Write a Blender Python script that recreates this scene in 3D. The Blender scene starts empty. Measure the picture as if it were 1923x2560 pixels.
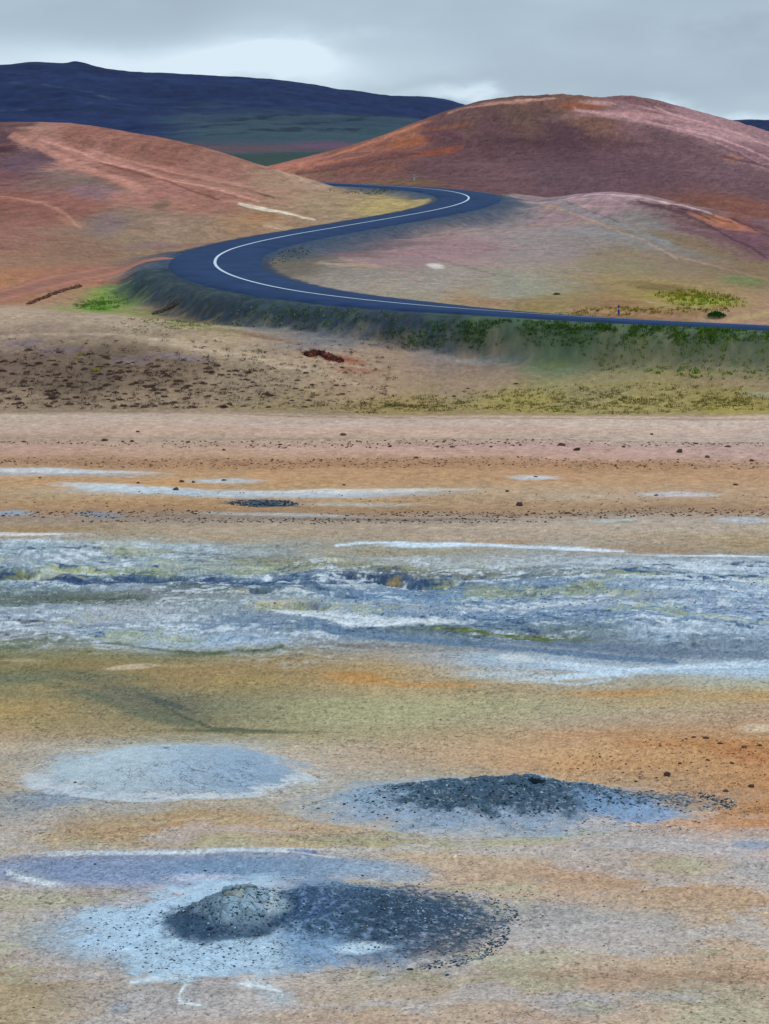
import bpy, math, random
import numpy as np
R = math.radians
sc = bpy.context.scene

# ---------------------------------------------------------------- camera
F, CX, HY, CZ = 6550.0, 961.5, 420.0, 17.0       # focal length in photo pixels, centre column, horizon row, eye height
cam = bpy.data.cameras.new('camera'); co = bpy.data.objects.new('camera', cam)
sc.collection.objects.link(co); sc.camera = co
co.location = (0, 0, CZ); co.rotation_euler = (R(90), 0, 0)
cam.sensor_fit = 'VERTICAL'; cam.sensor_height = 24; cam.sensor_width = 18
cam.lens = F / 2560 * 24
cam.shift_y = -(1280 - HY) / 2560
cam.clip_start = 0.5; cam.clip_end = 30000
sc.view_settings.view_transform = 'Standard'; sc.view_settings.look = 'None'
sc.view_settings.exposure = 0; sc.view_settings.gamma = 1

# ---------------------------------------------------------------- sky
SUN_EL, SUN_AZ = 42, 62        # degrees; azimuth to the right of the view direction
world = bpy.data.worlds.new('World'); sc.world = world; world.use_nodes = True
nt = world.node_tree; nt.nodes.clear()
def N(t, k, **kw):
    n = t.nodes.new(k)
    for a, b in kw.items(): setattr(n, a, b)
    return n
def MA(t, op, a, b=None, clamp=False):
    n = t.nodes.new('ShaderNodeMath'); n.operation = op; n.use_clamp = clamp
    for i, v in enumerate((a, b)):
        if v is None: continue
        if isinstance(v, (int, float)): n.inputs[i].default_value = v
        else: t.links.new(v, n.inputs[i])
    return n.outputs[0]
sky = N(nt, 'ShaderNodeTexSky', sky_type='NISHITA', sun_disc=False)
sky.sun_elevation = R(SUN_EL); sky.sun_rotation = R(SUN_AZ)
tc = N(nt, 'ShaderNodeTexCoord'); sep = N(nt, 'ShaderNodeSeparateXYZ'); nt.links.new(tc.outputs['Generated'], sep.inputs[0])
sx, sy, sz = sep.outputs
mp = N(nt, 'ShaderNodeMapping'); mp.inputs['Scale'].default_value = (9, 9, 22); mp.inputs['Location'].default_value = (3.1, 0.4, 1.7)
nt.links.new(tc.outputs['Generated'], mp.inputs[0])
cn = N(nt, 'ShaderNodeTexNoise'); cn.inputs['Scale'].default_value = 1.0; cn.inputs['Detail'].default_value = 3.5; cn.inputs['Roughness'].default_value = .42
nt.links.new(mp.outputs[0], cn.inputs['Vector'])
mp2 = N(nt, 'ShaderNodeMapping'); mp2.inputs['Scale'].default_value = (22, 22, 60); mp2.inputs['Location'].default_value = (1.3, 2.4, .7); nt.links.new(tc.outputs['Generated'], mp2.inputs[0])
cn2 = N(nt, 'ShaderNodeTexNoise'); cn2.inputs['Scale'].default_value = 1.0; cn2.inputs['Detail'].default_value = 5; cn2.inputs['Roughness'].default_value = .5; nt.links.new(mp2.outputs[0], cn2.inputs['Vector'])
def blob(px, py, rx, ry):      # thin bright place in the cloud, by direction
    wx = MA(nt, 'ADD', sx, MA(nt, 'MULTIPLY', MA(nt, 'SUBTRACT', cn2.outputs[0], .5), .06)); wz = MA(nt, 'ADD', sz, MA(nt, 'MULTIPLY', MA(nt, 'SUBTRACT', cn2.outputs[0], .5), .028))
    dx = MA(nt, 'DIVIDE', MA(nt, 'SUBTRACT', wx, (px - CX) / F), rx / F)
    dz = MA(nt, 'DIVIDE', MA(nt, 'SUBTRACT', wz, (HY - py) / F), ry / F)
    d2 = MA(nt, 'ADD', MA(nt, 'MULTIPLY', dx, dx), MA(nt, 'MULTIPLY', dz, dz))
    front = MA(nt, 'GREATER_THAN', sy, 0.0)
    return MA(nt, 'MULTIPLY', MA(nt, 'EXPONENT', MA(nt, 'MULTIPLY', d2, -1.0)), front)
bright = MA(nt, 'MULTIPLY', blob(360, 165, 620, 66), .72)
bright = MA(nt, 'ADD', bright, MA(nt, 'MULTIPLY', blob(700, 128, 170, 50), .70))
bright = MA(nt, 'ADD', bright, MA(nt, 'MULTIPLY', blob(1150, 250, 180, 20), .7))
bright = MA(nt, 'ADD', bright, MA(nt, 'MULTIPLY', blob(1720, 292, 230, 22), .85))
bright = MA(nt, 'ADD', bright, MA(nt, 'MULTIPLY', blob(1880, 40, 200, 40), .22))
tone = MA(nt, 'ADD', MA(nt, 'MULTIPLY', MA(nt, 'SUBTRACT', cn.outputs[0], .5), 1.0), bright)
tone = MA(nt, 'ADD', tone, MA(nt, 'MULTIPLY', MA(nt, 'SUBTRACT', cn2.outputs[0], .5), .6))
tone = MA(nt, 'ADD', tone, .20)
cr = N(nt, 'ShaderNodeValToRGB'); nt.links.new(tone, cr.inputs[0])
def lin(c):
    c = np.asarray(c, dtype=np.float64) / 255.0
    return np.where(c <= .04045, c / 12.92, ((c + .055) / 1.055) ** 2.4)
el = cr.color_ramp.elements
stops = [(0, (162, 181, 198)), (.3, (174, 194, 211)), (.6, (192, 213, 229)), (1, (222, 240, 254))]
while len(el) < len(stops): el.new(.5)
for e, (p, c) in zip(el, stops): e.position = p; e.color = tuple(lin(c)) + (1,)
zen = MA(nt, 'ADD', MA(nt, 'MULTIPLY', MA(nt, 'MAXIMUM', MA(nt, 'SUBTRACT', sz, .05), 0.0), 2.3), 1.0)   # overcast sky: zenith about three times the horizon
bgc = N(nt, 'ShaderNodeBackground'); nt.links.new(cr.outputs[0], bgc.inputs[0]); nt.links.new(zen, bgc.inputs[1])
bgs = N(nt, 'ShaderNodeBackground'); nt.links.new(sky.outputs[0], bgs.inputs[0]); bgs.inputs[1].default_value = .08
mixs = N(nt, 'ShaderNodeMixShader'); mixs.inputs[0].default_value = .92
nt.links.new(bgs.outputs[0], mixs.inputs[1]); nt.links.new(bgc.outputs[0], mixs.inputs[2])
wo = N(nt, 'ShaderNodeOutputWorld'); nt.links.new(mixs.outputs[0], wo.inputs[0])

sl = bpy.data.lights.new('sun', 'SUN'); sl.energy = 1.5; sl.angle = R(14); sl.color = (1, .965, .91)
so = bpy.data.objects.new('sun', sl); sc.collection.objects.link(so)
so.rotation_euler = (R(90 - SUN_EL), 0, R(180 - SUN_AZ) )
# sun direction: from azimuth SUN_AZ (clockwise from +Y)
import mathutils
dv = mathutils.Vector((math.sin(R(SUN_AZ)) * math.cos(R(SUN_EL)), math.cos(R(SUN_AZ)) * math.cos(R(SUN_EL)), math.sin(R(SUN_EL))))
so.rotation_euler = dv.to_track_quat('Z', 'Y').to_euler()

K = np.array([1.27, 1.44, 1.62])            # how much brighter than its albedo level ground comes out in this light
def alb(c): return np.minimum(lin(c) / K, .85)

# ---------------------------------------------------------------- noise
def _h(ix, iy, seed):
    h = (ix.astype(np.uint32) * np.uint32(374761393) + iy.astype(np.uint32) * np.uint32(668265263) + np.uint32(seed * 974711 & 0xffffffff))
    h ^= h >> np.uint32(13); h *= np.uint32(1274126177); h ^= h >> np.uint32(16); h *= np.uint32(2246822519); h ^= h >> np.uint32(13)
    return h.astype(np.float32) * np.float32(6.2831853 / 4294967296.0)
def perlin(x, y, seed=0):
    fx = np.floor(x); fy = np.floor(y)
    ix = fx.astype(np.int64); iy = fy.astype(np.int64)
    dx = (x - fx).astype(np.float32); dy = (y - fy).astype(np.float32)
    u = dx * dx * dx * (dx * (dx * 6 - 15) + 10); v = dy * dy * dy * (dy * (dy * 6 - 15) + 10)
    def g(ox, oy):
        a = _h(ix + ox, iy + oy, seed)
        return np.cos(a) * (dx - ox) + np.sin(a) * (dy - oy)
    a = g(0, 0); b = g(1, 0); c = g(0, 1); d = g(1, 1)
    return (a + u * (b - a) + v * (c - a + u * (a - b - c + d))) * 1.5
def fbm(x, y, scale, octv=4, seed=0, gain=.5, lac=2.07):
    r = np.zeros(np.shape(x), np.float32); a = 1.0; k = 1.0 / scale; n = 0
    for i in range(octv):
        r += a * perlin(x * k + 17.3 * i, y * k - 9.1 * i, seed + i * 7); n += a * .7; a *= gain; k *= lac
    return r / n
def sstep(a, b, x):
    t = np.clip((x - a) / (b - a), 0, 1); return t * t * (3 - 2 * t)

# ---------------------------------------------------------------- lie of the land: surveyed points (column, row, metres ahead) -> height
def W(px, py, D): return ((px - CX) / F * D, D, CZ - (py - HY) / F * D)
def Wz(px, z, D): return ((px - CX) / F * D, D, z)
RD = [(3600, 905, 178), (2600, 850, 194), (1923, 820, 206), (1504, 798, 212), (1272, 785, 217), (1041, 769, 223), (879, 752, 229), (740, 731, 236), (648, 711, 244),
      (578, 690, 254), (545, 673, 264), (535, 660, 273), (543, 642, 286), (578, 625, 300), (648, 606, 315), (740, 588, 330), (856, 569, 345),
      (972, 548, 360), (1076, 530, 374), (1140, 515, 386), (1169, 503, 396), (1176, 495, 404), (1163, 486, 413), (1122, 477, 424),
      (1041, 469, 436), (926, 462, 450), (810, 458, 465), (764, 456, 478), (690, 452, 500), (600, 448, 530), (450, 440, 580), (200, 430, 700)]
ctrl = []
for X in range(-70, 91, 16):
    ctrl += [(X, 178, -.05), (X, 168, 0), (X, 158, 0)]
for p in [(0, 960, 193), (0, 900, 200.5), (0, 830, 213), (0, 778, 225), (0, 755, 243), (-400, 960, 193), (-400, 780, 225), (-400, 755, 243),
          (200, 785, 224), (200, 762, 243), (200, 720, 258), (200, 900, 200), (400, 960, 192), (400, 900, 200), (400, 802, 219), (500, 815, 216), (500, 795, 235),
          (410, 750, 252), (320, 700, 268), (150, 700, 262), (640, 850, 210), (800, 900, 202), (800, 960, 194), (640, 930, 198), (640, 815, 226), (850, 830, 218),
          (1100, 868, 211), (1100, 930, 202), (1100, 985, 193), (1500, 880, 207), (1500, 940, 198), (1500, 1000, 189), (1923, 890, 198), (1923, 950, 192), (1923, 1000, 187), (2500, 940, 190),
          (0, 650, 280), (0, 600, 300), (0, 500, 350), (0, 400, 410), (0, 311, 470), (-400, 600, 300), (-400, 400, 400), (-400, 300, 460), (-900, 280, 460),
          (200, 640, 295), (200, 560, 325), (200, 450, 390), (200, 380, 430), (200, 314, 470), (400, 600, 315), (400, 530, 350), (400, 450, 400), (400, 345, 455),
          (300, 326, 464), (480, 362, 450), (550, 560, 335), (550, 480, 385), (550, 380, 445), (700, 530, 365), (640, 470, 400), (640, 410, 440), (600, 396, 442), (720, 440, 435), (800, 470, 430), (880, 487, 420), (900, 520, 385), (1000, 505, 395),
          (1300, 500, 420), (1390, 493, 415), (1440, 484, 408), (1500, 481, 400), (1600, 487, 385), (1700, 505, 370), (1790, 532, 355), (1923, 590, 330), (2100, 650, 310), (2500, 700, 300),
          (1290, 560, 370), (1500, 560, 350), (1500, 640, 300), (1500, 720, 250), (1290, 640, 290), (1290, 720, 245), (1100, 640, 290), (1100, 720, 243), (900, 650, 278), (900, 700, 250),
          (760, 650, 280), (1700, 600, 315), (1700, 700, 258), (1700, 770, 222), (1923, 700, 262), (1923, 770, 222), (1000, 600, 318), (1200, 575, 350), (1320, 520, 400), (2500, 760, 240),
          (690, 413, 560), (750, 402, 572), (800, 390, 590), (875, 369, 605), (950, 345, 620), (1050, 310, 640), (1105, 287, 655), (1160, 264, 670), (1200, 252, 676), (1320, 246, 690), (1420, 237, 700), (1470, 250, 704), (1495, 249, 706), (1545, 238, 710), (1590, 242, 706), (1680, 270, 700), (1800, 297, 690), (1923, 345, 670), (2100, 400, 640),
          (1400, 490, 470), (1400, 400, 560), (1400, 300, 630), (1200, 400, 560), (1200, 320, 620), (1000, 400, 545), (1000, 450, 478), (1200, 468, 450), (800, 430, 525), (1600, 400, 565), (1600, 300, 640), (1923, 450, 520), (1700, 490, 460), (1923, 500, 470), (1800, 380, 590), (2500, 480, 600)]:
    ctrl.append(W(*p))
for p in [(0, 23, 530), (0, 14, 650), (0, 12, 850), (-400, 16, 650), (200, 17, 560), (200, 13, 700), (400, 17, 520), (400, 13, 650), (550, 15.5, 520), (640, 14.5, 520), (600, 13, 650), (300, 12, 900),
          (700, 14.5, 650), (700, 13, 900), (900, 18, 720), (1000, 12, 900), (1160, 28, 780), (1160, 14, 950), (1420, 30, 790), (1420, 12, 950), (1680, 26, 790), (1800, 12, 950), (1923, 18, 780), (2500, 8, 900),
          (1500, 11, 450), (1700, 9.5, 428), (1923, 6.5, 385), (1923, 8, 425), (2300, 6, 400)]:
    ctrl.append(Wz(*p))
for p in RD[1:-1]:
    a = W(*p); ctrl.append((a[0], a[1], a[2] - .9))
ctrl = np.array(ctrl, np.float64)
def tps_fit(P, reg=1e-6):
    S = P[:, :2] / 100.0; n = len(S)
    r2 = ((S[:, None] - S[None]) ** 2).sum(-1)
    Km = np.where(r2 > 0, .5 * r2 * np.log(np.maximum(r2, 1e-12)), 0) + np.eye(n) * reg
    A = np.zeros((n + 3, n + 3)); A[:n, :n] = Km; A[:n, n] = 1; A[:n, n + 1:] = S; A[n, :n] = 1; A[n + 1:, :n] = S.T
    return S, np.linalg.solve(A, np.concatenate([P[:, 2], np.zeros(3)]))
def tps_eval(fit, X, Y):
    S, w = fit; out = np.empty(X.shape, np.float32); n = len(S); step = 20000
    Sf = S.astype(np.float32); wf = w.astype(np.float32)
    for i in range(0, X.size, step):
        x = (X[i:i + step] / 100).astype(np.float32); y = (Y[i:i + step] / 100).astype(np.float32)
        r2 = (x[:, None] - Sf[None, :, 0]) ** 2 + (y[:, None] - Sf[None, :, 1]) ** 2
        out[i:i + step] = (.5 * r2 * np.log(np.maximum(r2, 1e-10))) @ wf[:n] + wf[n] + wf[n + 1] * x + wf[n + 2] * y
    return out
TP = tps_fit(ctrl)

# the road's centre line, smoothed and resampled every 0.8 m
def resample(P, step):
    d = np.concatenate([[0], np.cumsum(np.linalg.norm(np.diff(P, axis=0), axis=1))]); s = np.arange(0, d[-1], step)
    return np.stack([np.interp(s, d, P[:, k]) for k in range(P.shape[1])], 1)
path = resample(np.array([W(*p) for p in RD]), .8)
kern = np.exp(-.5 * (np.arange(-24, 25) / 5.0) ** 2); kern /= kern.sum()
def smooth(P, k):
    h = len(k) // 2
    Q = np.concatenate([np.repeat(P[:1], h, 0), P, np.repeat(P[-1:], h, 0)])
    return np.stack([np.convolve(Q[:, j], k, 'valid') for j in range(P.shape[1])], 1)
path = smooth(path, kern)[6:-6]
zk = np.exp(-.5 * (np.arange(-60, 61) / 20.0) ** 2); zk /= zk.sum()
path[:, 2] = smooth(path[:, 2:3], zk)[:, 0]
tang = np.gradient(path[:, :2], axis=0); tang /= np.linalg.norm(tang, axis=1)[:, None]
nrm = np.stack([-tang[:, 1], tang[:, 0]], 1)
pathf = path.astype(np.float32)
TILT = (.040 * sstep(900, 1300, path[:, 0] / path[:, 1] * F + CX) * (path[:, 1] < 250)).astype(np.float32)      # cross-fall: the far edge lies lower
def road_dist(X, Y):            # distance to the centre line, the road's height there, the side and the place along it
    d = np.full(X.shape, 99., np.float32); z = np.zeros(X.shape, np.float32); side = np.zeros(X.shape, np.float32); idx = np.zeros(X.shape, np.int32)
    sel = np.nonzero((Y > 160) & (Y < 720))[0]
    for i in range(0, len(sel), 20000):
        s = sel[i:i + 20000]
        ylo, yhi = Y[s].min() - 20, Y[s].max() + 20
        c = np.nonzero((pathf[:, 1] > ylo) & (pathf[:, 1] < yhi))[0]
        if not len(c): continue
        r2 = (X[s, None] - pathf[None, c, 0]) ** 2 + (Y[s, None] - pathf[None, c, 1]) ** 2
        j = c[r2.argmin(1)]
        dx = X[s] - pathf[j, 0]; dy = Y[s] - pathf[j, 1]
        sd = dx * nrm[j, 0] + dy * nrm[j, 1]
        rr = np.sqrt(dx * dx + dy * dy)
        d[s] = rr; z[s] = pathf[j, 2] + TILT[j] * np.clip(sd, -6, 6); side[s] = np.sign(sd); idx[s] = j
    return d, z, side, idx

def zflat(X, Y):                # large shape of the near land
    t = tps_eval(TP, X, Y)
    return t * sstep(170, 186, Y)
def relief(X, Y, mud):
    near = sstep(190, 170, Y); hill = sstep(180, 215, Y)
    z = near * (.05 * fbm(X, Y, 3.0, 4, 3) + .16 * fbm(X, Y, 14, 3, 9))
    m = fbm(X, Y, 3.2, 5, 21, .55)
    z += mud * (.10 * (1 - 2 * np.abs(m)) + .045 * fbm(X, Y, 1.0, 4, 31, .6) + .22 * fbm(X, Y * .5, 9, 2, 5))
    kn = sstep(182, 195, Y) * sstep(232, 215, Y)
    z += kn * .22 * fbm(X, Y, 3.0, 5, 41)
    far = sstep(230, 260, Y)
    z += far * (.16 * fbm(X, Y, 6, 5, 51, .55) + .4 * fbm(X, Y, 34, 3, 61) * sstep(250, 400, Y))
    z += sstep(640, 668, Y) * sstep(730, 700, Y) * sstep(20, 40, X) * (.45 * fbm(X, Y, 6, 4, 77, .6))
    z += sstep(500, 620, Y) * (.45 * fbm(X, Y, 60, 5, 71, .5))
    return z

# ---------------------------------------------------------------- the terrain grid: a fan of columns, rows closer together near the eye
QL = 1.0
u_in = np.linspace(-.155, .155, int(780 * QL)); u_l = -.155 - .13 * np.linspace(1, 0, 60, endpoint=False) ** 1.5; u_r = -u_l[::-1]
U = np.concatenate([u_l, u_in, u_r])
q = np.linspace(2560, 626, int(800 * QL)); Yr = CZ * F / q
Yr = np.concatenate([Yr, np.linspace(Yr[-1], 480, int(620 * QL))[1:], np.linspace(480, 940, int(230 * QL))[1:]])
nr, nc = len(Yr), len(U)
YY, UU = np.meshgrid(Yr, U, indexing='ij'); XX = (UU * YY).ravel().astype(np.float32); YY = YY.ravel().astype(np.float32)
cg = np.linspace(0, nc - 1, 150).astype(int); rg = np.arange(0, nr, 3)          # smooth part solved on every third row and few columns, then interpolated
if rg[-1] != nr - 1: rg = np.append(rg, nr - 1)
Xc = (U[cg][None] * Yr[rg][:, None]).ravel(); Yc = np.repeat(Yr[rg], len(cg))
Zc = zflat(Xc, Yc).reshape(len(rg), len(cg))
Zt = np.stack([np.interp(U, U[cg], Zc[i]) for i in range(len(rg))])
Zb = np.empty((nr, nc), np.float32); k = np.clip(np.searchsorted(Yr[rg], Yr, side='right') - 1, 0, len(rg) - 2)
tt = ((Yr - Yr[rg][k]) / (Yr[rg][k + 1] - Yr[rg][k]))[:, None]
Zb[:] = Zt[k] * (1 - tt) + Zt[k + 1] * tt
rd, rz, rs, rix = road_dist(XX, YY); _w = sstep(10.5, 5.4, rd).reshape(nr, nc); Zb = Zb * (1 - _w) + (rz.reshape(nr, nc) - .16) * _w
PROJ = np.minimum.accumulate(HY - (Zb - CZ) * F / Yr[:, None], axis=0)          # row of the photo at which each place first shows
def at(px, py, dmin=0):
    """the place on the land seen at a column and row of the photo"""
    u = (px - CX) / F; j = np.clip(np.searchsorted(U, u), 1, nc - 1)
    c = PROJ[:, j]
    i = int(np.searchsorted(-c, -py)); i = min(max(i, 0), nr - 1)
    y = Yr[i]
    if 0 < i and i < nr and c[i - 1] > c[i]:
        f = (c[i - 1] - py) / (c[i - 1] - c[i]); f = min(max(f, 0), 1)
        if Yr[i] - Yr[i - 1] < 4: y = Yr[i - 1] + f * (Yr[i] - Yr[i - 1])
    return np.array([u * y, y])

# ---------------------------------------------------------------- patches of ground, each an ellipse laid on the land with a ragged edge
def soft_(c, k=.2, g=1.04): c = np.array(c, float); return (c * (1 - k) + c.mean() * k) * g
def YRED(px): return np.interp(px, [300, 690, 800, 926, 1041, 1176, 1290, 1390, 1500, 1700, 1923, 2300], [640, 540, 482, 455, 443, 428, 440, 440, 448, 428, 385, 400])
class Patch:
    def __init__(s, px, py, rx, ry, slant=0, soft=.35, ragged=.35):
        c = at(px, py); s.c = c; s.reg = c[1] > YRED(px); s.hill = c[1] > 300
        a = at(px + rx, py + slant); b = at(px - rx, py - slant); u = (a - b) / 2
        if s.hill:
            if (a[1] > YRED(px + rx)) != s.reg: u = c - b
            if (b[1] > YRED(px - rx)) != s.reg: u = a - c
        t = at(px, py - ry); d = at(px, py + ry); v = (t - d) / 2
        if s.hill:
            if (t[1] > YRED(px)) != s.reg: v = c - d
            if (d[1] > YRED(px)) != s.reg: v = t - c
        w = rx / F * c[1]
        lim = max(w * 1.2, ry / F * c[1] * 22)
        if abs(u[1]) > lim: u[1] = math.copysign(lim, u[1])
        if v[1] > lim: v[1] = lim
        if v[1] < .05: v[1] = .05
        u[0] = w; v[0] = 0
        s.u, s.v = u, v; s.inv = np.linalg.inv(np.stack([u, v], 1)); s.soft, s.ragged = soft, ragged
        s.size = min(abs(u[0]), abs(v[1]))
        e = 1.6; s.bx = (abs(u[0]) + abs(v[0])) * e; s.by = (abs(u[1]) + abs(v[1])) * e
    def mask(s, X, Y, NZ):
        i = np.nonzero((np.abs(X - s.c[0]) < s.bx) & (np.abs(Y - s.c[1]) < s.by))[0]
        if s.hill and len(i): i = i[(Y[i] > YRED(X[i] / Y[i] * F + CX)) == s.reg]
        if not len(i): return i, None
        dx = X[i] - s.c[0]; dy = Y[i] - s.c[1]
        a = s.inv[0, 0] * dx + s.inv[0, 1] * dy; b = s.inv[1, 0] * dx + s.inv[1, 1] * dy
        n = NZ[0][i] * .45 + NZ[1][i] * (.6 if s.size > .8 else .35) + NZ[2][i] * (.8 if s.size > 3 else .2) + NZ[3][i] * (.9 if s.size > 9 else 0)
        r = np.sqrt(a * a + b * b) + s.ragged * n
        return i, 1 - sstep(1 - s.soft, 1 + s.soft, r)
def noises(X, Y):
    return [fbm(X, Y, .35, 3, 101, .6), fbm(X, Y, 1.6, 4, 111, .6), fbm(X, Y, 6, 4, 121, .55), fbm(X, Y, 28, 4, 131)]

# plain: colour of the sediment by rows, five columns each
PX5 = [0, 480, 960, 1440, 1923]
PLAIN = [
 (1044, (178,156,138), (178,154,136), (180,156,138), (184,160,142), (184,160,142)),
 (1062, (178,152,136), (182,156,140), (182,158,144), (188,164,148), (188,166,152)),
 (1078, (174,148,132), (186,152,130), (188,152,132), (184,154,138), (182,156,142)),
 (1098, (160,136,118), (170,148,126), (172,148,126), (176,156,138), (172,154,138)),
 (1118, (176,138,124), (178,142,120), (186,146,132), (182,142,134), (178,146,136)),
 (1142, (176,136,112), (178,140,110), (178,138,108), (180,142,124), (178,144,130)),
 (1162, (158,122,92), (164,122,86), (162,118,82), (168,124,86), (170,130,94)),
 (1182, (176,146,118), (178,138,98), (178,136,96), (178,136,98), (178,136,98)),
 (1205, (180,140,98), (184,140,92), (180,138,96), (180,138,98), (180,140,102)),
 (1228, (176,142,104), (172,146,114), (174,146,112), (174,146,116), (174,140,106)),
 (1250, (170,136,98), (172,134,90), (172,136,96), (170,142,112), (176,144,110)),
 (1275, (158,124,92), (156,118,84), (150,118,86), (160,126,92), (150,116,86)),
 (1298, (150,130,114), (134,120,108), (150,134,120), (158,144,130), (166,152,138)),
 (1318, (152,130,96), (164,144,120), (168,148,128), (172,154,134), (174,156,138)),
 (1342, (158,140,112), (162,144,118), (160,142,120), (166,148,128), (166,142,104)),
 (1366, (148,158,164), (148,152,146), (152,148,132), (150,148,142), (158,134,98)),
 (1392, (140,158,172), (142,158,168), (146,144,130), (146,154,160), (150,160,172)),
 (1420, (142,160,172), (140,156,164), (134,136,110), (138,148,152), (160,178,194)),
 (1450, (110,134,158), (108,130,152), (98,122,150), (126,146,166), (150,170,190)),
 (1480, (110,128,134), (108,120,118), (104,132,162), (120,146,174), (146,166,188)),
 (1510, (110,128,126), (108,124,124), (104,136,168), (124,150,178), (134,158,184)),
 (1545, (136,152,168), (126,144,158), (110,138,168), (114,140,168), (134,158,186)),
 (1580, (146,160,174), (132,152,174), (112,132,150), (110,128,134), (134,156,180)),
 (1612, (132,132,112), (140,160,176), (130,134,134), (106,124,142), (110,132,154)),
 (1640, (116,116,80), (132,128,92), (156,144,124), (138,152,164), (122,142,162)),
 (1672, (130,118,76), (146,122,78), (168,142,98), (150,162,170), (150,176,200)),
 (1704, (112,116,88), (150,126,80), (172,144,96), (160,152,134), (158,158,140)),
 (1735, (130,122,84), (122,118,90), (164,146,106), (160,144,110), (176,142,86)),
 (1765, (158,136,90), (118,118,92), (164,158,120), (162,156,122), (172,146,116)),
 (1800, (160,136,92), (128,122,90), (156,152,114), (168,148,122), (174,142,112)),
 (1835, (164,138,106), (144,134,98), (160,148,112), (178,140,104), (180,138,96)),
 (1870, (164,150,128), (150,162,168), (166,144,116), (180,140,98), (180,128,80)),
 (1910, (158,144,122), (150,160,168), (166,144,118), (180,134,88), (178,130,86)),
 (1950, (150,130,106), (152,158,160), (154,148,134), (164,140,112), (178,122,72)),
 (1990, (146,140,130), (158,152,142), (152,150,144), (154,148,142), (172,124,80)),
 (2030, (142,144,144), (152,132,98), (156,150,136), (156,152,148), (178,124,78)),
 (2070, (148,142,124), (160,134,96), (156,146,124), (160,152,144), (168,134,100)),
 (2105, (150,146,120), (154,138,102), (158,150,118), (158,152,144), (158,152,148)),
 (2140, (154,146,124), (152,148,134), (156,150,126), (160,146,120), (154,152,146)),
 (2180, (140,148,160), (124,146,174), (156,150,132), (166,142,114), (154,148,128)),
 (2230, (152,146,134), (140,150,162), (152,148,136), (164,144,116), (164,142,112)),
 (2290, (154,150,138), (134,154,172), (138,150,162), (152,150,138), (158,146,120)),
 (2350, (150,150,146), (140,160,178), (142,156,168), (154,152,142), (160,148,122)),
 (2405, (150,144,130), (148,156,162), (160,158,150), (160,152,132), (166,144,118)),
 (2450, (144,132,106), (146,146,144), (150,148,134), (150,132,108), (160,138,112)),
 (2500, (146,140,108), (146,144,140), (150,142,120), (154,146,130), (156,148,124)),
 (2570, (142,132,98), (144,142,136), (158,140,116), (158,144,126), (162,144,118)),
]
HILLC = [(0,800,172,152,132),(300,800,172,154,134),(0,850,146,126,112),(0,930,114,96,84),(200,930,110,94,80),(400,930,120,102,86),(650,960,142,126,106),(500,865,170,150,126),(800,905,172,148,124),(0,1010,146,126,106),
 (400,1015,150,130,108),(900,960,162,138,114),(750,1010,146,128,98),(1000,900,152,130,112),(1200,920,142,120,108),(1200,960,150,130,108),(1500,920,142,130,96),(1500,960,150,138,104),(1300,1000,156,142,84),
 (1600,1010,156,142,92),(1000,1020,148,130,86),(1850,1010,156,142,80),(1850,950,152,132,104),(1850,905,124,116,88),(1400,895,110,124,92),(1100,885,134,122,118),(800,850,120,118,122),(600,810,126,122,122),(450,785,142,120,92),
 (300,745,124,140,76),(150,720,160,128,102),(0,720,164,116,86),(200,690,152,102,86),(0,650,150,112,92),(0,600,144,102,90),(0,500,136,90,80),(150,520,142,94,84),(0,440,120,80,80),(60,400,98,74,84),(150,440,124,98,92),
 (0,360,84,62,68),(90,345,168,122,108),(200,340,144,96,84),(300,390,146,98,86),(200,405,170,122,110),(400,400,140,94,82),(550,420,148,104,92),(700,470,158,128,108),(400,480,164,114,102),(300,560,138,116,100),
 (450,560,146,120,102),(500,500,156,108,94),(640,560,154,122,96),(800,500,156,134,106),(1000,508,168,148,100),(200,620,140,108,90),(350,620,144,118,96),
 (1000,650,152,126,126),(900,610,112,98,104),(900,700,146,136,128),(750,660,108,100,90),(1100,700,152,142,134),(1300,720,144,142,128),(1300,620,146,134,132),(1150,620,152,124,126),(1400,550,152,126,130),
 (1500,500,156,126,132),(1500,580,142,132,132),(1600,560,132,124,122),(1600,650,138,120,98),(1750,640,132,112,92),(1700,560,128,98,98),(1850,600,118,82,92),(1900,680,134,112,86),(1700,750,150,134,78),(1600,775,146,112,82),
 (1400,770,142,126,86),(1850,790,164,132,108),(1200,750,154,132,106),(1300,530,132,122,124),(1000,745,152,142,126),
 (750,402,166,106,92),(900,410,124,80,70),(900,375,154,94,74),(1000,385,118,76,72),(1000,345,152,96,76),(1100,420,98,70,74),(1100,350,98,66,72),(1250,350,92,64,70),(1400,350,86,60,68),(1400,440,98,72,80),(1250,450,106,76,80),
 (1600,420,98,70,78),(1850,450,112,82,90),(1300,285,104,76,70),(1150,290,106,76,74),(1450,258,122,86,74),(1600,275,150,112,116),(1800,325,156,120,126),(1900,385,134,100,106),(1650,330,104,76,82),(1900,540,122,78,68),(1923,480,104,76,80),(1600,260,120,88,92),
 (700,380,100,84,92),(900,380,96,80,84)]
_plD = np.array([CZ * F / (r[0] - HY) for r in PLAIN]); _o = np.argsort(_plD)
def soft_(c, k=.2, g=1.04): c = np.array(c, float); return (c * (1 - k) + c.mean() * k) * g
_plC = np.array([[alb(soft_(np.array(c) * (1.07, 1.0, 1.0) if r[0] > 2040 else c, .2, 1.06 if r[0] < 1850 else 1.11) if not (1375 < r[0] < 1600) else np.array(c) * (1.03, 1.03, 1.03)) for c in r[1:]] for r in PLAIN])[_o]; _plD = _plD[_o]
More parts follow.
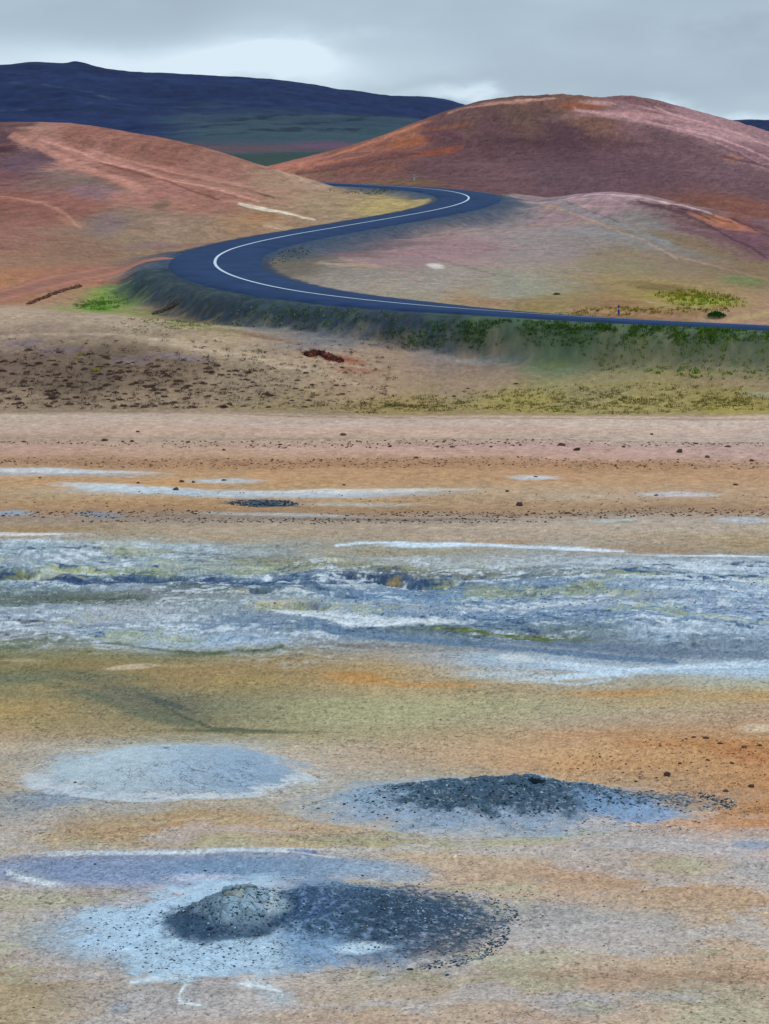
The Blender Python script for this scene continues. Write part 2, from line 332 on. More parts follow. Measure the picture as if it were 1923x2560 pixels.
_hx = np.array([list(at(h[0], h[1])) for h in HILLC]); _hc = np.array([alb(soft_(h[2:], .05, 1.0) if h[1] < 700 else h[2:]) for h in HILLC]); _hr = _hx[:, 1] > YRED(np.array([h[0] for h in HILLC]))
Yc2 = Yr[rg]; Xc2 = (U[cg][None] * Yc2[:, None]); base = np.zeros((len(rg), len(cg), 3))
for i, y in enumerate(Yc2):
    k = min(max(np.searchsorted(_plD, y), 1), len(_plD) - 1); t = np.clip((y - _plD[k - 1]) / (_plD[k] - _plD[k - 1]), 0, 1)
    pl = np.empty((len(cg), 3))
    for ch in range(3):
        a = np.interp(Xc2[i], (np.array(PX5) - CX) / F * _plD[k - 1], _plC[k - 1, :, ch]); b = np.interp(Xc2[i], (np.array(PX5) - CX) / F * _plD[k], _plC[k, :, ch])
        pl[:, ch] = a * (1 - t) + b * t
    if y > 177:
        sc_y = 2.2 + 2.5 * sstep(190, 260, y) + 2.0 * sstep(450, 600, y)
        d2 = (Xc2[i][:, None] - _hx[None, :, 0]) ** 2 + ((y - _hx[None, :, 1]) / sc_y) ** 2
        w = 1 / (d2 + (1.2 + y / 300.0) ** 2) ** 2.4
        if y > 300: w = w * np.where((y > YRED(Xc2[i] / y * F + CX))[:, None] == _hr[None], 1, 1e-6)
        hc = (w @ _hc) / w.sum(1)[:, None]
        m = sstep(180.2, 181.8, y); pl = pl * (1 - m) + hc * m
    base[i] = pl
def base_col(X, Y, NZ):
    far = sstep(150, 260, Y)
    x = X + NZ[1] * .5 + NZ[2] * (1.2 + far * 1.5) + NZ[3] * far * 3
    y = Y + NZ[1] * .35 * (1 - far) + NZ[2] * (.9 + far * 2.0) + NZ[3] * far * 5
    ed = sstep(6, 1.5, np.abs(Y - 181)); y = y * (1 - ed) + (Y + .5 * NZ[1]) * ed      # the foot of the slope stays a line
    fi = np.interp(y, Yc2, np.arange(len(Yc2))); fj = np.interp(x / np.maximum(y, 1), U[cg], np.arange(len(cg)))
    i = np.clip(fi.astype(int), 0, len(Yc2) - 2); j = np.clip(fj.astype(int), 0, len(cg) - 2); a = (fi - i)[:, None]; b = (fj - j)[:, None]
    return base[i, j] * (1 - a) * (1 - b) + base[i + 1, j] * a * (1 - b) + base[i, j + 1] * (1 - a) * b + base[i + 1, j + 1] * a * b

WH = (206, 222, 236); PB = (150, 178, 206); ST = (112, 144, 178); NV = (52, 76, 106); SL = (78, 100, 122)
# column, row, half width, half height, slant, colour, strength, softness, raggedness
PT = [
 # pale silica streaks and mud on the plain
 (150,1178,230,5,3,(186,196,206),.9,.4,.3),(120,1186,240,3,3,(150,175,200),.5,.5,.3),(560,1200,90,6,0,(176,186,194),.9,.5,.4),(330,1222,190,10,8,(184,198,210),.9,.4,.4),(640,1232,420,8,2,(170,186,200),.85,.5,.3),
 (880,1226,280,5,0,(206,206,206),.75,.5,.3),(60,1240,170,8,0,(170,150,120),.6,.5,.5),(430,1212,120,6,0,(190,138,80),.7,.5,.5),(300,1204,260,4,0,(196,140,86),.6,.5,.4),(1340,1198,60,6,0,(186,194,204),.9,.4,.4),
 (1690,1238,95,6,0,(190,190,200),.8,.5,.4),(1480,1245,160,6,0,(178,158,136),.7,.5,.4),(660,1254,84,8,3,(66,84,100),.9,.3,.6),(900,1256,160,4,2,(170,180,180),.6,.5,.4),(30,1282,60,6,2,(140,160,182),.8,.4,.4),
 (250,1284,60,7,3,(122,136,154),.8,.4,.5),(700,1287,190,5,3,(176,186,192),.65,.5,.4),(1000,1300,300,3,0,(90,80,72),.5,.6,.6),(1440,1284,300,4,0,(110,86,70),.4,.6,.7),(1530,1301,60,4,0,(170,182,192),.8,.5,.4),(1560,1305,26,3,0,(110,130,60),.8,.5,.4),(1860,1302,70,6,0,(170,182,192),.8,.5,.4),
 (300,1100,240,3,0,(96,78,68),.35,.6,.8),(1300,1112,700,5,3,(120,94,82),.3,.7,.8),(160,1090,180,6,0,(190,140,116),.5,.6,.5),(480,1152,900,7,0,(140,98,70),.35,.6,.8),(1500,1160,500,5,0,(140,98,70),.35,.6,.8),
 (60,1335,150,5,3,(206,204,210),.9,.35,.3),(1090,1360,130,6,-2,(190,212,232),.95,.35,.3),(1320,1364,180,5,4,(186,204,222),.9,.4,.3),(1480,1371,90,6,2,(206,220,236),.9,.4,.3),(1750,1387,170,3,2,(190,204,220),.9,.35,.3),
 (1600,1366,160,9,0,(156,108,62),.7,.5,.4),(1250,1352,90,5,0,(180,128,76),.7,.5,.4),(1720,1376,240,7,0,(150,122,88),.5,.6,.4),(560,1352,60,4,0,(180,126,70),.7,.5,.4),(80,1322,120,8,0,(156,118,62),.6,.6,.4),(1050,1378,240,9,0,(150,140,118),.6,.6,.4),(1500,1384,120,5,0,(178,140,100),.5,.6,.4),
 # the mud field
 (420,1370,140,7,3,(156,180,200),.8,.5,.4),(100,1372,120,10,0,(150,176,192),.6,.6,.4),(300,1392,150,9,0,(120,136,146),.5,.6,.5),(660,1402,150,9,3,(112,106,74),.75,.6,.4),(840,1412,180,12,3,(118,112,78),.7,.6,.4),(830,1403,40,4,0,(196,192,164),.8,.5,.4),
 (740,1432,130,5,-3,(166,166,104),.7,.5,.4),(270,1426,150,6,2,(160,164,80),.7,.5,.4),(190,1418,60,5,0,(150,160,70),.6,.5,.4),(400,1436,70,5,3,(140,150,70),.6,.5,.5),(980,1395,120,6,0,(170,186,200),.6,.6,.4),(1200,1405,260,10,0,(172,180,186),.6,.6,.5),
 (1150,1432,160,4,-2,(92,76,56),.7,.6,.4),(1020,1426,90,6,0,(110,110,60),.6,.6,.4),(1400,1440,300,6,0,(112,120,100),.6,.6,.4),(1600,1410,300,9,3,(178,196,212),.7,.6,.5),(1800,1422,120,6,0,(184,204,222),.7,.6,.4),
 (60,1440,110,9,3,(40,64,96),.9,.4,.6),(240,1452,150,8,4,(56,82,122),.85,.5,.6),(400,1446,130,9,0,(52,80,110),.8,.5,.6),(530,1452,80,12,4,(66,92,126),.8,.5,.6),(660,1460,90,8,-5,(60,88,120),.8,.5,.6),(100,1456,90,6,0,(170,190,208),.7,.5,.5),(300,1470,120,5,0,(150,168,190),.6,.5,.6),
 (920,1448,110,12,-4,(34,58,90),.9,.5,.6),(1060,1456,110,12,3,(46,74,110),.85,.5,.6),(850,1470,90,8,0,(60,90,126),.7,.5,.6),(988,1446,22,5,0,(190,160,60),.85,.5,.4),(870,1474,60,5,-4,(180,200,216),.8,.5,.5),(1200,1470,120,9,0,(84,116,156),.6,.6,.6),
 (200,1500,330,22,0,(84,98,92),.85,.5,.3),(460,1490,140,20,-6,(84,98,104),.8,.5,.4),(250,1502,170,10,0,(82,94,66),.6,.6,.4),(620,1490,50,5,0,(206,206,190),.7,.5,.5),(660,1486,40,5,0,(70,92,112),.9,.4,.5),(720,1490,60,5,0,(196,206,206),.7,.5,.5),
 (700,1518,70,5,-2,(196,190,166),.8,.5,.4),(740,1526,66,7,-2,(28,52,78),.95,.4,.5),(690,1533,50,4,2,(210,214,212),.8,.5,.4),(830,1546,160,7,12,(200,216,228),.85,.5,.5),(960,1556,120,8,4,(196,212,228),.85,.5,.5),(1080,1556,60,9,-2,(206,216,220),.8,.5,.5),
 (120,1530,140,14,3,(146,164,182),.7,.6,.5),(330,1536,110,12,0,(164,172,186),.7,.6,.5),(300,1560,200,14,0,(150,164,182),.6,.6,.5),(80,1560,60,4,0,(90,84,84),.6,.5,.5),(520,1600,240,12,3,(150,180,210),.75,.5,.5),(60,1585,90,10,0,(160,168,176),.7,.6,.5),
 (600,1560,200,16,0,(104,134,164),.7,.6,.5),(900,1588,160,9,6,(104,130,158),.7,.6,.4),(1150,1586,190,9,16,(92,106,62),.85,.5,.4),(1300,1598,170,10,10,(84,102,80),.8,.5,.4),(1420,1596,60,5,6,(96,116,44),.7,.5,.4),(1200,1600,240,8,12,(92,122,150),.7,.6,.4),
 (820,1606,100,5,4,(92,78,68),.8,.5,.4),(880,1612,120,5,4,(104,94,92),.6,.6,.4),(1480,1618,260,9,14,(94,116,144),.85,.5,.3),(1760,1635,240,9,6,(100,120,144),.8,.5,.3),(1500,1500,240,14,0,(132,146,162),.6,.6,.5),(1640,1560,260,18,0,(116,142,172),.6,.6,.5),(1800,1580,180,12,0,(168,190,210),.6,.6,.5),(1640,1595,70,16,0,(160,186,210),.6,.6,.5),
 (1760,1455,200,5,3,(196,214,230),.7,.5,.5),(1850,1525,110,14,0,(148,168,192),.6,.6,.5),
 # ochre flat between the mud and the mounds
 (130,1608,130,6,3,(92,98,62),.85,.5,.4),(560,1632,170,6,-5,(90,104,80),.85,.5,.4),(40,1622,80,6,0,(84,108,76),.7,.5,.4),(330,1668,60,6,-5,(196,176,146),.8,.4,.4),(60,1656,60,4,3,(196,170,140),.7,.5,.4),(450,1664,70,4,0,(186,158,116),.7,.5,.4),
 (890,1695,80,11,5,(196,134,60),.85,.5,.4),(1000,1712,160,7,6,(186,140,80),.6,.6,.4),(1560,1728,150,10,-3,(190,130,60),.8,.5,.4),(1180,1712,180,6,4,(178,150,112),.6,.6,.4),
 (1300,1654,240,18,6,(150,176,200),.75,.5,.3),(1590,1672,260,8,6,(168,196,222),.75,.5,.4),(1460,1662,130,6,10,(190,210,226),.8,.5,.4),(1290,1648,50,10,0,(190,202,206),.7,.5,.4),(1430,1690,150,6,-10,(190,212,228),.75,.5,.4),(1260,1686,110,10,0,(176,192,202),.7,.6,.4),(1780,1660,160,6,-8,(186,208,226),.75,.5,.4),(1060,1650,110,14,0,(160,150,142),.5,.6,.4),
 (330,1745,170,28,34,(104,106,90),.75,.5,.3),(420,1790,120,16,16,(100,104,84),.7,.5,.3),(150,1690,200,12,6,(104,110,86),.65,.6,.3),(600,1826,200,5,4,(92,100,72),.75,.6,.4),(420,1755,70,6,18,(70,82,84),.7,.5,.4),(60,1770,130,28,0,(172,140,80),.6,.6,.3),(120,1720,120,12,0,(174,146,92),.5,.6,.3),
 (960,1770,320,28,0,(160,160,112),.55,.6,.3),(640,1720,120,20,0,(170,150,90),.5,.6,.3),(1750,1860,200,14,4,(190,118,56),.6,.5,.5),(1880,1890,90,18,6,(184,104,50),.65,.5,.5),(1480,1832,160,8,0,(190,130,72),.55,.6,.4),(1900,1822,50,10,0,(208,184,156),.8,.5,.4),(1720,1790,90,9,0,(178,152,128),.5,.6,.4),
 # around the mounds
 (40,1890,120,14,3,(160,152,140),.7,.5,.4),(150,1994,140,22,0,(122,144,168),.75,.5,.4),(60,2010,60,20,0,(130,140,150),.5,.6,.4),(330,2010,110,26,0,(158,158,158),.6,.5,.4),(540,2070,130,38,0,(178,134,88),.7,.6,.4),(600,2060,60,18,0,(190,130,66),.7,.5,.4),(260,2080,120,24,0,(156,130,92),.6,.6,.4),
 (1450,2080,360,16,0,(158,158,160),.65,.6,.4),(1650,2110,200,20,0,(160,160,164),.7,.6,.4),(1890,2108,60,14,0,(132,154,182),.7,.4,.4),(960,2095,330,12,0,(150,148,132),.5,.6,.4),(1000,2110,280,18,0,(154,156,120),.5,.6,.4),(1880,2030,90,40,0,(180,118,66),.5,.6,.4),
 (330,2168,330,40,0,(116,140,178),.85,.4,.25),(700,2175,300,36,0,(108,142,178),.85,.4,.25),(950,2190,120,26,6,(140,164,188),.7,.5,.4),(500,2131,420,5,-2,(186,200,212),.8,.5,.3),(60,2180,60,10,10,(190,202,212),.75,.5,.4),(100,2200,70,8,12,(196,208,216),.75,.5,.4),(500,2192,90,10,0,(186,194,218),.7,.5,.5),(760,2138,50,8,3,(70,110,170),.7,.5,.5),(640,2134,80,5,0,(86,130,180),.5,.5,.5),
 (90,2170,200,25,0,(120,140,176),.6,.6,.4),(180,2235,150,20,0,(158,148,134),.7,.6,.4),(60,2320,80,40,0,(160,168,160),.5,.6,.5),(180,2330,110,50,0,(140,156,168),.6,.6,.5),(430,2325,270,75,10,(150,182,210),.85,.45,.4),(560,2395,260,38,6,(160,192,216),.85,.45,.5),(900,2385,150,14,-3,(186,208,228),.85,.45,.4),(760,2350,160,30,0,(124,156,188),.8,.5,.4),
 (350,2400,140,24,0,(128,140,150),.5,.6,.5),(400,2437,70,9,-3,(182,200,212),.75,.5,.5),(470,2450,10,26,0,(192,204,210),.6,.5,.7),(462,2492,16,14,0,(192,204,210),.6,.5,.7),(500,2502,40,6,0,(186,200,208),.6,.5,.7),(640,2458,60,12,4,(180,196,208),.7,.5,.6),(690,2492,50,22,8,(170,186,200),.6,.5,.7),(300,2505,30,14,0,(156,172,190),.6,.5,.6),
 (420,2480,200,40,0,(142,146,152),.5,.6,.4),(60,2450,90,20,0,(150,124,92),.5,.6,.4),(1480,2190,260,28,0,(166,138,112),.6,.6,.4),(1780,2260,150,50,0,(164,136,110),.55,.6,.4),(1350,2290,180,34,0,(150,152,154),.75,.6,.4),(1150,2410,130,12,-8,(186,184,178),.75,.5,.4),(1480,2380,110,6,-6,(186,184,174),.6,.6,.4),(1650,2410,180,10,0,(182,160,134),.6,.6,.4),
 (1250,2450,180,26,0,(144,120,98),.6,.6,.4),(1700,2440,220,18,0,(144,122,100),.6,.6,.4),(1000,2440,110,18,0,(150,150,122),.6,.6,.4),(1450,2510,110,30,0,(156,156,158),.7,.5,.4),(1650,2490,100,14,0,(158,158,160),.6,.5,.4),(1900,2180,80,30,0,(158,156,160),.7,.5,.4),(1780,2480,160,30,0,(152,152,128),.5,.6,.4),(1900,2080,80,14,0,(160,158,160),.5,.5,.4),(1620,2300,90,20,0,(156,158,160),.5,.6,.5),
 # the slope below the road
 (520,875,260,8,40,(184,164,142),.6,.6,.4),(700,900,140,8,28,(186,164,140),.6,.6,.4),(860,955,110,7,18,(178,156,132),.5,.6,.4),(470,893,50,7,4,(132,118,128),.6,.5,.6),(60,858,50,9,0,(122,108,118),.6,.5,.7),(150,875,60,9,0,(122,106,116),.6,.5,.7),(330,900,50,8,0,(118,104,116),.5,.5,.7),(430,890,60,8,3,(128,114,124),.5,.5,.7),
 (640,838,70,4,12,(120,78,62),.5,.6,.5),(800,885,60,5,8,(116,62,50),.8,.5,.5),(860,898,50,6,6,(150,86,72),.7,.5,.5),(900,925,60,6,0,(156,96,78),.5,.5,.6),(640,805,120,8,6,(120,96,88),.4,.6,.5),(110,712,60,4,-8,(104,74,62),.5,.6,.6),(165,722,40,4,-10,(90,66,54),.6,.6,.5),(80,748,40,7,-3,(156,110,98),.6,.5,.6),(410,775,30,4,-8,(84,76,70),.6,.5,.5),
 (250,770,36,8,0,(86,136,36),.85,.5,.5),(280,742,60,20,-6,(120,148,70),.7,.5,.5),(350,785,60,6,6,(120,136,66),.6,.6,.5),(460,812,70,5,4,(118,132,64),.6,.6,.5),(560,828,60,4,4,(128,128,72),.5,.6,.5),(250,700,180,7,-14,(166,104,88),.8,.5,.2),(120,722,140,6,-14,(168,116,92),.7,.5,.3),(30,740,70,10,0,(172,120,76),.6,.5,.4),
 (200,800,200,8,14,(176,156,136),.6,.6,.4),(1220,905,100,6,3,(150,152,158),.6,.6,.4),(1390,915,40,5,0,(140,146,60),.6,.5,.5),(1700,935,180,4,0,(150,138,80),.6,.6,.5),(1540,960,110,5,0,(150,138,76),.5,.6,.5),(1900,985,40,6,0,(150,158,130),.7,.5,.4),(1300,1038,700,3,0,(120,100,64),.4,.6,.5),
 # left hill
 (20,372,36,12,6,(72,46,54),.8,.5,.5),(80,400,60,40,20,(96,74,86),.65,.5,.4),(220,455,130,9,44,(126,106,98),.7,.6,.3),(230,480,60,14,8,(124,104,118),.6,.6,.4),(230,388,200,7,66,(178,126,114),.85,.5,.25),(330,402,150,3,38,(186,136,122),.7,.5,.3),(520,450,190,7,44,(176,124,110),.75,.5,.3),(460,443,130,3,34,(120,80,72),.6,.5,.4),(560,470,110,3,22,(126,84,74),.6,.5,.4),(400,445,18,6,4,(190,96,92),.7,.5,.4),
 (640,515,44,5,8,(214,204,190),.95,.4,.3),(700,528,60,4,12,(190,172,146),.7,.5,.4),(610,505,60,3,8,(180,132,116),.7,.5,.4),(700,568,60,5,8,(176,150,122),.6,.5,.4),(640,545,40,14,0,(164,118,76),.5,.5,.5),(404,512,18,12,0,(112,96,78),.8,.5,.4),(265,560,50,30,10,(118,102,108),.6,.5,.4),(180,555,60,5,34,(170,124,104),.5,.6,.4),(60,500,70,4,4,(174,116,100),.6,.6,.4),
 (440,590,160,28,-6,(140,120,100),.5,.6,.4),(380,615,60,12,0,(126,106,112),.5,.6,.4),(460,612,90,6,-6,(128,92,90),.5,.6,.4),(740,440,70,12,28,(170,146,126),.6,.6,.4),(640,470,140,12,20,(160,126,106),.5,.6,.4),(100,655,160,9,0,(140,112,92),.5,.6,.5),(560,455,60,3,12,(184,132,118),.6,.5,.4),
 # hill inside the bend
 (830,660,40,3,4,(186,160,132),.7,.5,.5),(900,664,60,4,4,(176,148,118),.6,.5,.5),(1088,665,20,7,2,(206,200,196),.95,.45,.5),(1100,645,60,5,8,(170,136,140),.5,.5,.5),(1010,632,60,5,6,(164,124,130),.6,.5,.5),(1180,655,90,6,10,(160,126,130),.5,.6,.5),(900,640,80,8,6,(126,98,100),.6,.5,.4),(740,640,60,18,0,(98,98,82),.6,.5,.6),(800,600,80,18,-6,(86,92,90),.7,.5,.4),(860,618,90,12,-4,(88,90,104),.6,.5,.4),
 (1480,575,170,7,50,(150,140,136),.6,.5,.4),(1420,520,150,4,46,(174,146,142),.6,.5,.4),(1440,560,120,3,36,(160,140,106),.5,.5,.4),(1570,590,140,16,40,(132,134,134),.6,.6,.4),(1520,497,120,6,4,(176,150,154),.6,.5,.3),(1700,525,70,7,26,(92,60,68),.75,.5,.7),(1740,560,70,10,34,(100,68,76),.6,.5,.8),(1600,508,40,8,14,(112,84,92),.5,.5,.7),
 (1830,600,100,16,30,(106,74,84),.6,.5,.8),(1780,550,40,9,14,(180,112,92),.75,.5,.5),(1830,565,50,10,10,(178,112,88),.75,.5,.5),(1860,560,60,7,26,(100,56,58),.6,.5,.6),(1640,585,110,12,34,(126,104,76),.6,.5,.4),(1560,665,100,12,0,(132,128,100),.5,.5,.5),(1660,720,70,10,6,(104,84,60),.6,.5,.6),(1740,745,90,14,6,(150,146,56),.6,.5,.8),(1690,735,40,8,0,(120,104,46),.6,.5,.7),(1770,755,70,8,0,(126,150,50),.6,.5,.7),(1860,700,60,12,0,(100,124,70),.6,.5,.7),(1580,772,140,5,2,(160,136,82),.6,.6,.6),(1800,805,180,4,2,(168,134,122),.7,.5,.3),(1880,790,80,8,-6,(176,150,110),.7,.5,.4),(1250,755,120,6,0,(146,106,80),.5,.6,.5),(1250,775,150,5,2,(142,118,74),.5,.6,.5),(1460,755,110,8,0,(134,110,80),.5,.6,.5),
 # red hill
 (1600,288,200,7,20,(178,136,138),.8,.5,.6),(1800,335,160,9,30,(176,138,142),.75,.5,.6),(1750,305,160,4,42,(182,142,144),.6,.5,.5),(1460,262,50,8,0,(150,84,56),.7,.5,.5),(1330,250,60,4,-4,(190,146,134),.8,.5,.6),(1250,256,60,4,-3,(172,124,110),.7,.5,.6),(1550,250,60,10,6,(120,88,92),.7,.5,.5),(1490,257,40,5,3,(192,150,150),.7,.5,.6),(1380,290,200,10,2,(92,74,66),.4,.6,.4),(1080,385,70,7,-14,(150,76,44),.7,.5,.6),(1020,355,50,10,-10,(156,92,58),.6,.5,.5),(960,395,90,4,-12,(110,62,58),.6,.5,.6),(930,372,90,6,-12,(160,98,76),.6,.5,.5),(820,404,90,3,-14,(176,112,90),.7,.5,.4),(880,412,90,4,-6,(92,60,60),.5,.6,.5),
 (1000,330,70,3,-22,(178,114,92),.6,.5,.4),(1830,395,26,7,0,(150,98,70),.7,.5,.5),(1880,405,60,5,14,(84,56,62),.7,.5,.7),(1850,540,60,10,0,(132,80,58),.6,.5,.6),(1780,545,30,8,0,(130,92,60),.6,.5,.6),(1400,360,200,14,3,(78,52,60),.6,.6,.4),(1250,440,120,6,-10,(114,86,90),.5,.6,.5),(1200,410,110,5,-8,(112,84,88),.4,.6,.5),(900,440,120,7,0,(110,84,84),.5,.6,.5),(780,430,60,6,0,(124,92,74),.6,.5,.5),(980,452,120,3,0,(120,96,60),.6,.5,.5),(1120,318,60,5,-10,(140,84,58),.5,.5,.5),
]
PATCHES = [(Patch(p[0], p[1], p[2], p[3], p[4], p[7], p[8]), alb(soft_(p[5], .15, 1.02) if p[1] > 1050 else p[5]), p[6] * (.62 if p[5][0] > 1.35 * p[5][2] and p[1] > 1050 else 1)) for p in PT]
class Stroke:
    def __init__(s, pts, w, rag):
        Q = []
        for (x0, y0), (x1, y1) in zip(pts[:-1], pts[1:]):
            n = max(2, int(math.hypot(x1 - x0, y1 - y0) / 12))
            for t in np.linspace(0, 1, n, endpoint=False):
                px, py = x0 + (x1 - x0) * t, y0 + (y1 - y0) * t; a = at(px, py); b = at(px, py - 3); d = at(px, py + 3)
                dy = abs(b[1] - d[1]) / 6 * F / a[1]                 # metres of depth to one of width in the same apparent size
                Q.append((a[0], a[1], w * a[1] / F, min(max(dy, 1), 25), a[1] > YRED(px)))
        s.Q = Q; s.rag = rag
    def mask(s, X, Y, NZ):
        Q = s.Q; lo = np.full(len(X), 9., np.float32) if False else None; I = []; M = []
        x0 = min(q[0] for q in Q) - 3 * Q[0][2] - 2; x1 = max(q[0] for q in Q) + 3 * Q[0][2] + 2; y0 = min(q[1] - q[2] * q[3] * 2 for q in Q) - 1; y1 = max(q[1] + q[2] * q[3] * 2 for q in Q) + 1
        i = np.nonzero((X > x0) & (X < x1) & (Y > y0) & (Y < y1))[0]
        if Q[0][1] > 300 and len(i): i = i[(Y[i] > YRED(X[i] / Y[i] * F + CX)) == Q[0][4]]
        if not len(i): return i, None
        xx = X[i]; yy = Y[i]; best = np.full(len(i), 9., np.float32)
        for a, b in zip(Q[:-1], Q[1:]):
            if abs(b[1] - a[1]) > 45: continue
            k = a[3]; w = a[2]; ax, ay, bx, by = a[0] / w, a[1] / (w * k), b[0] / w, b[1] / (w * k)
            j = np.nonzero((xx > min(a[0], b[0]) - 4 * w) & (xx < max(a[0], b[0]) + 4 * w) & (yy > min(a[1], b[1]) - 4 * w * k) & (yy < max(a[1], b[1]) + 4 * w * k))[0]
            if not len(j): continue
            qx = xx[j] / w - ax; qy = yy[j] / (w * k) - ay; ux, uy = bx - ax, by - ay; L = ux * ux + uy * uy + 1e-9
            t = np.clip((qx * ux + qy * uy) / L, 0, 1); best[j] = np.minimum(best[j], np.hypot(qx - t * ux, qy - t * uy))
        n = NZ[0][i] * .5 + NZ[1][i] * .6 + NZ[2][i] * .4
        return i, 1 - sstep(.5, 1.4, best + s.rag * n)
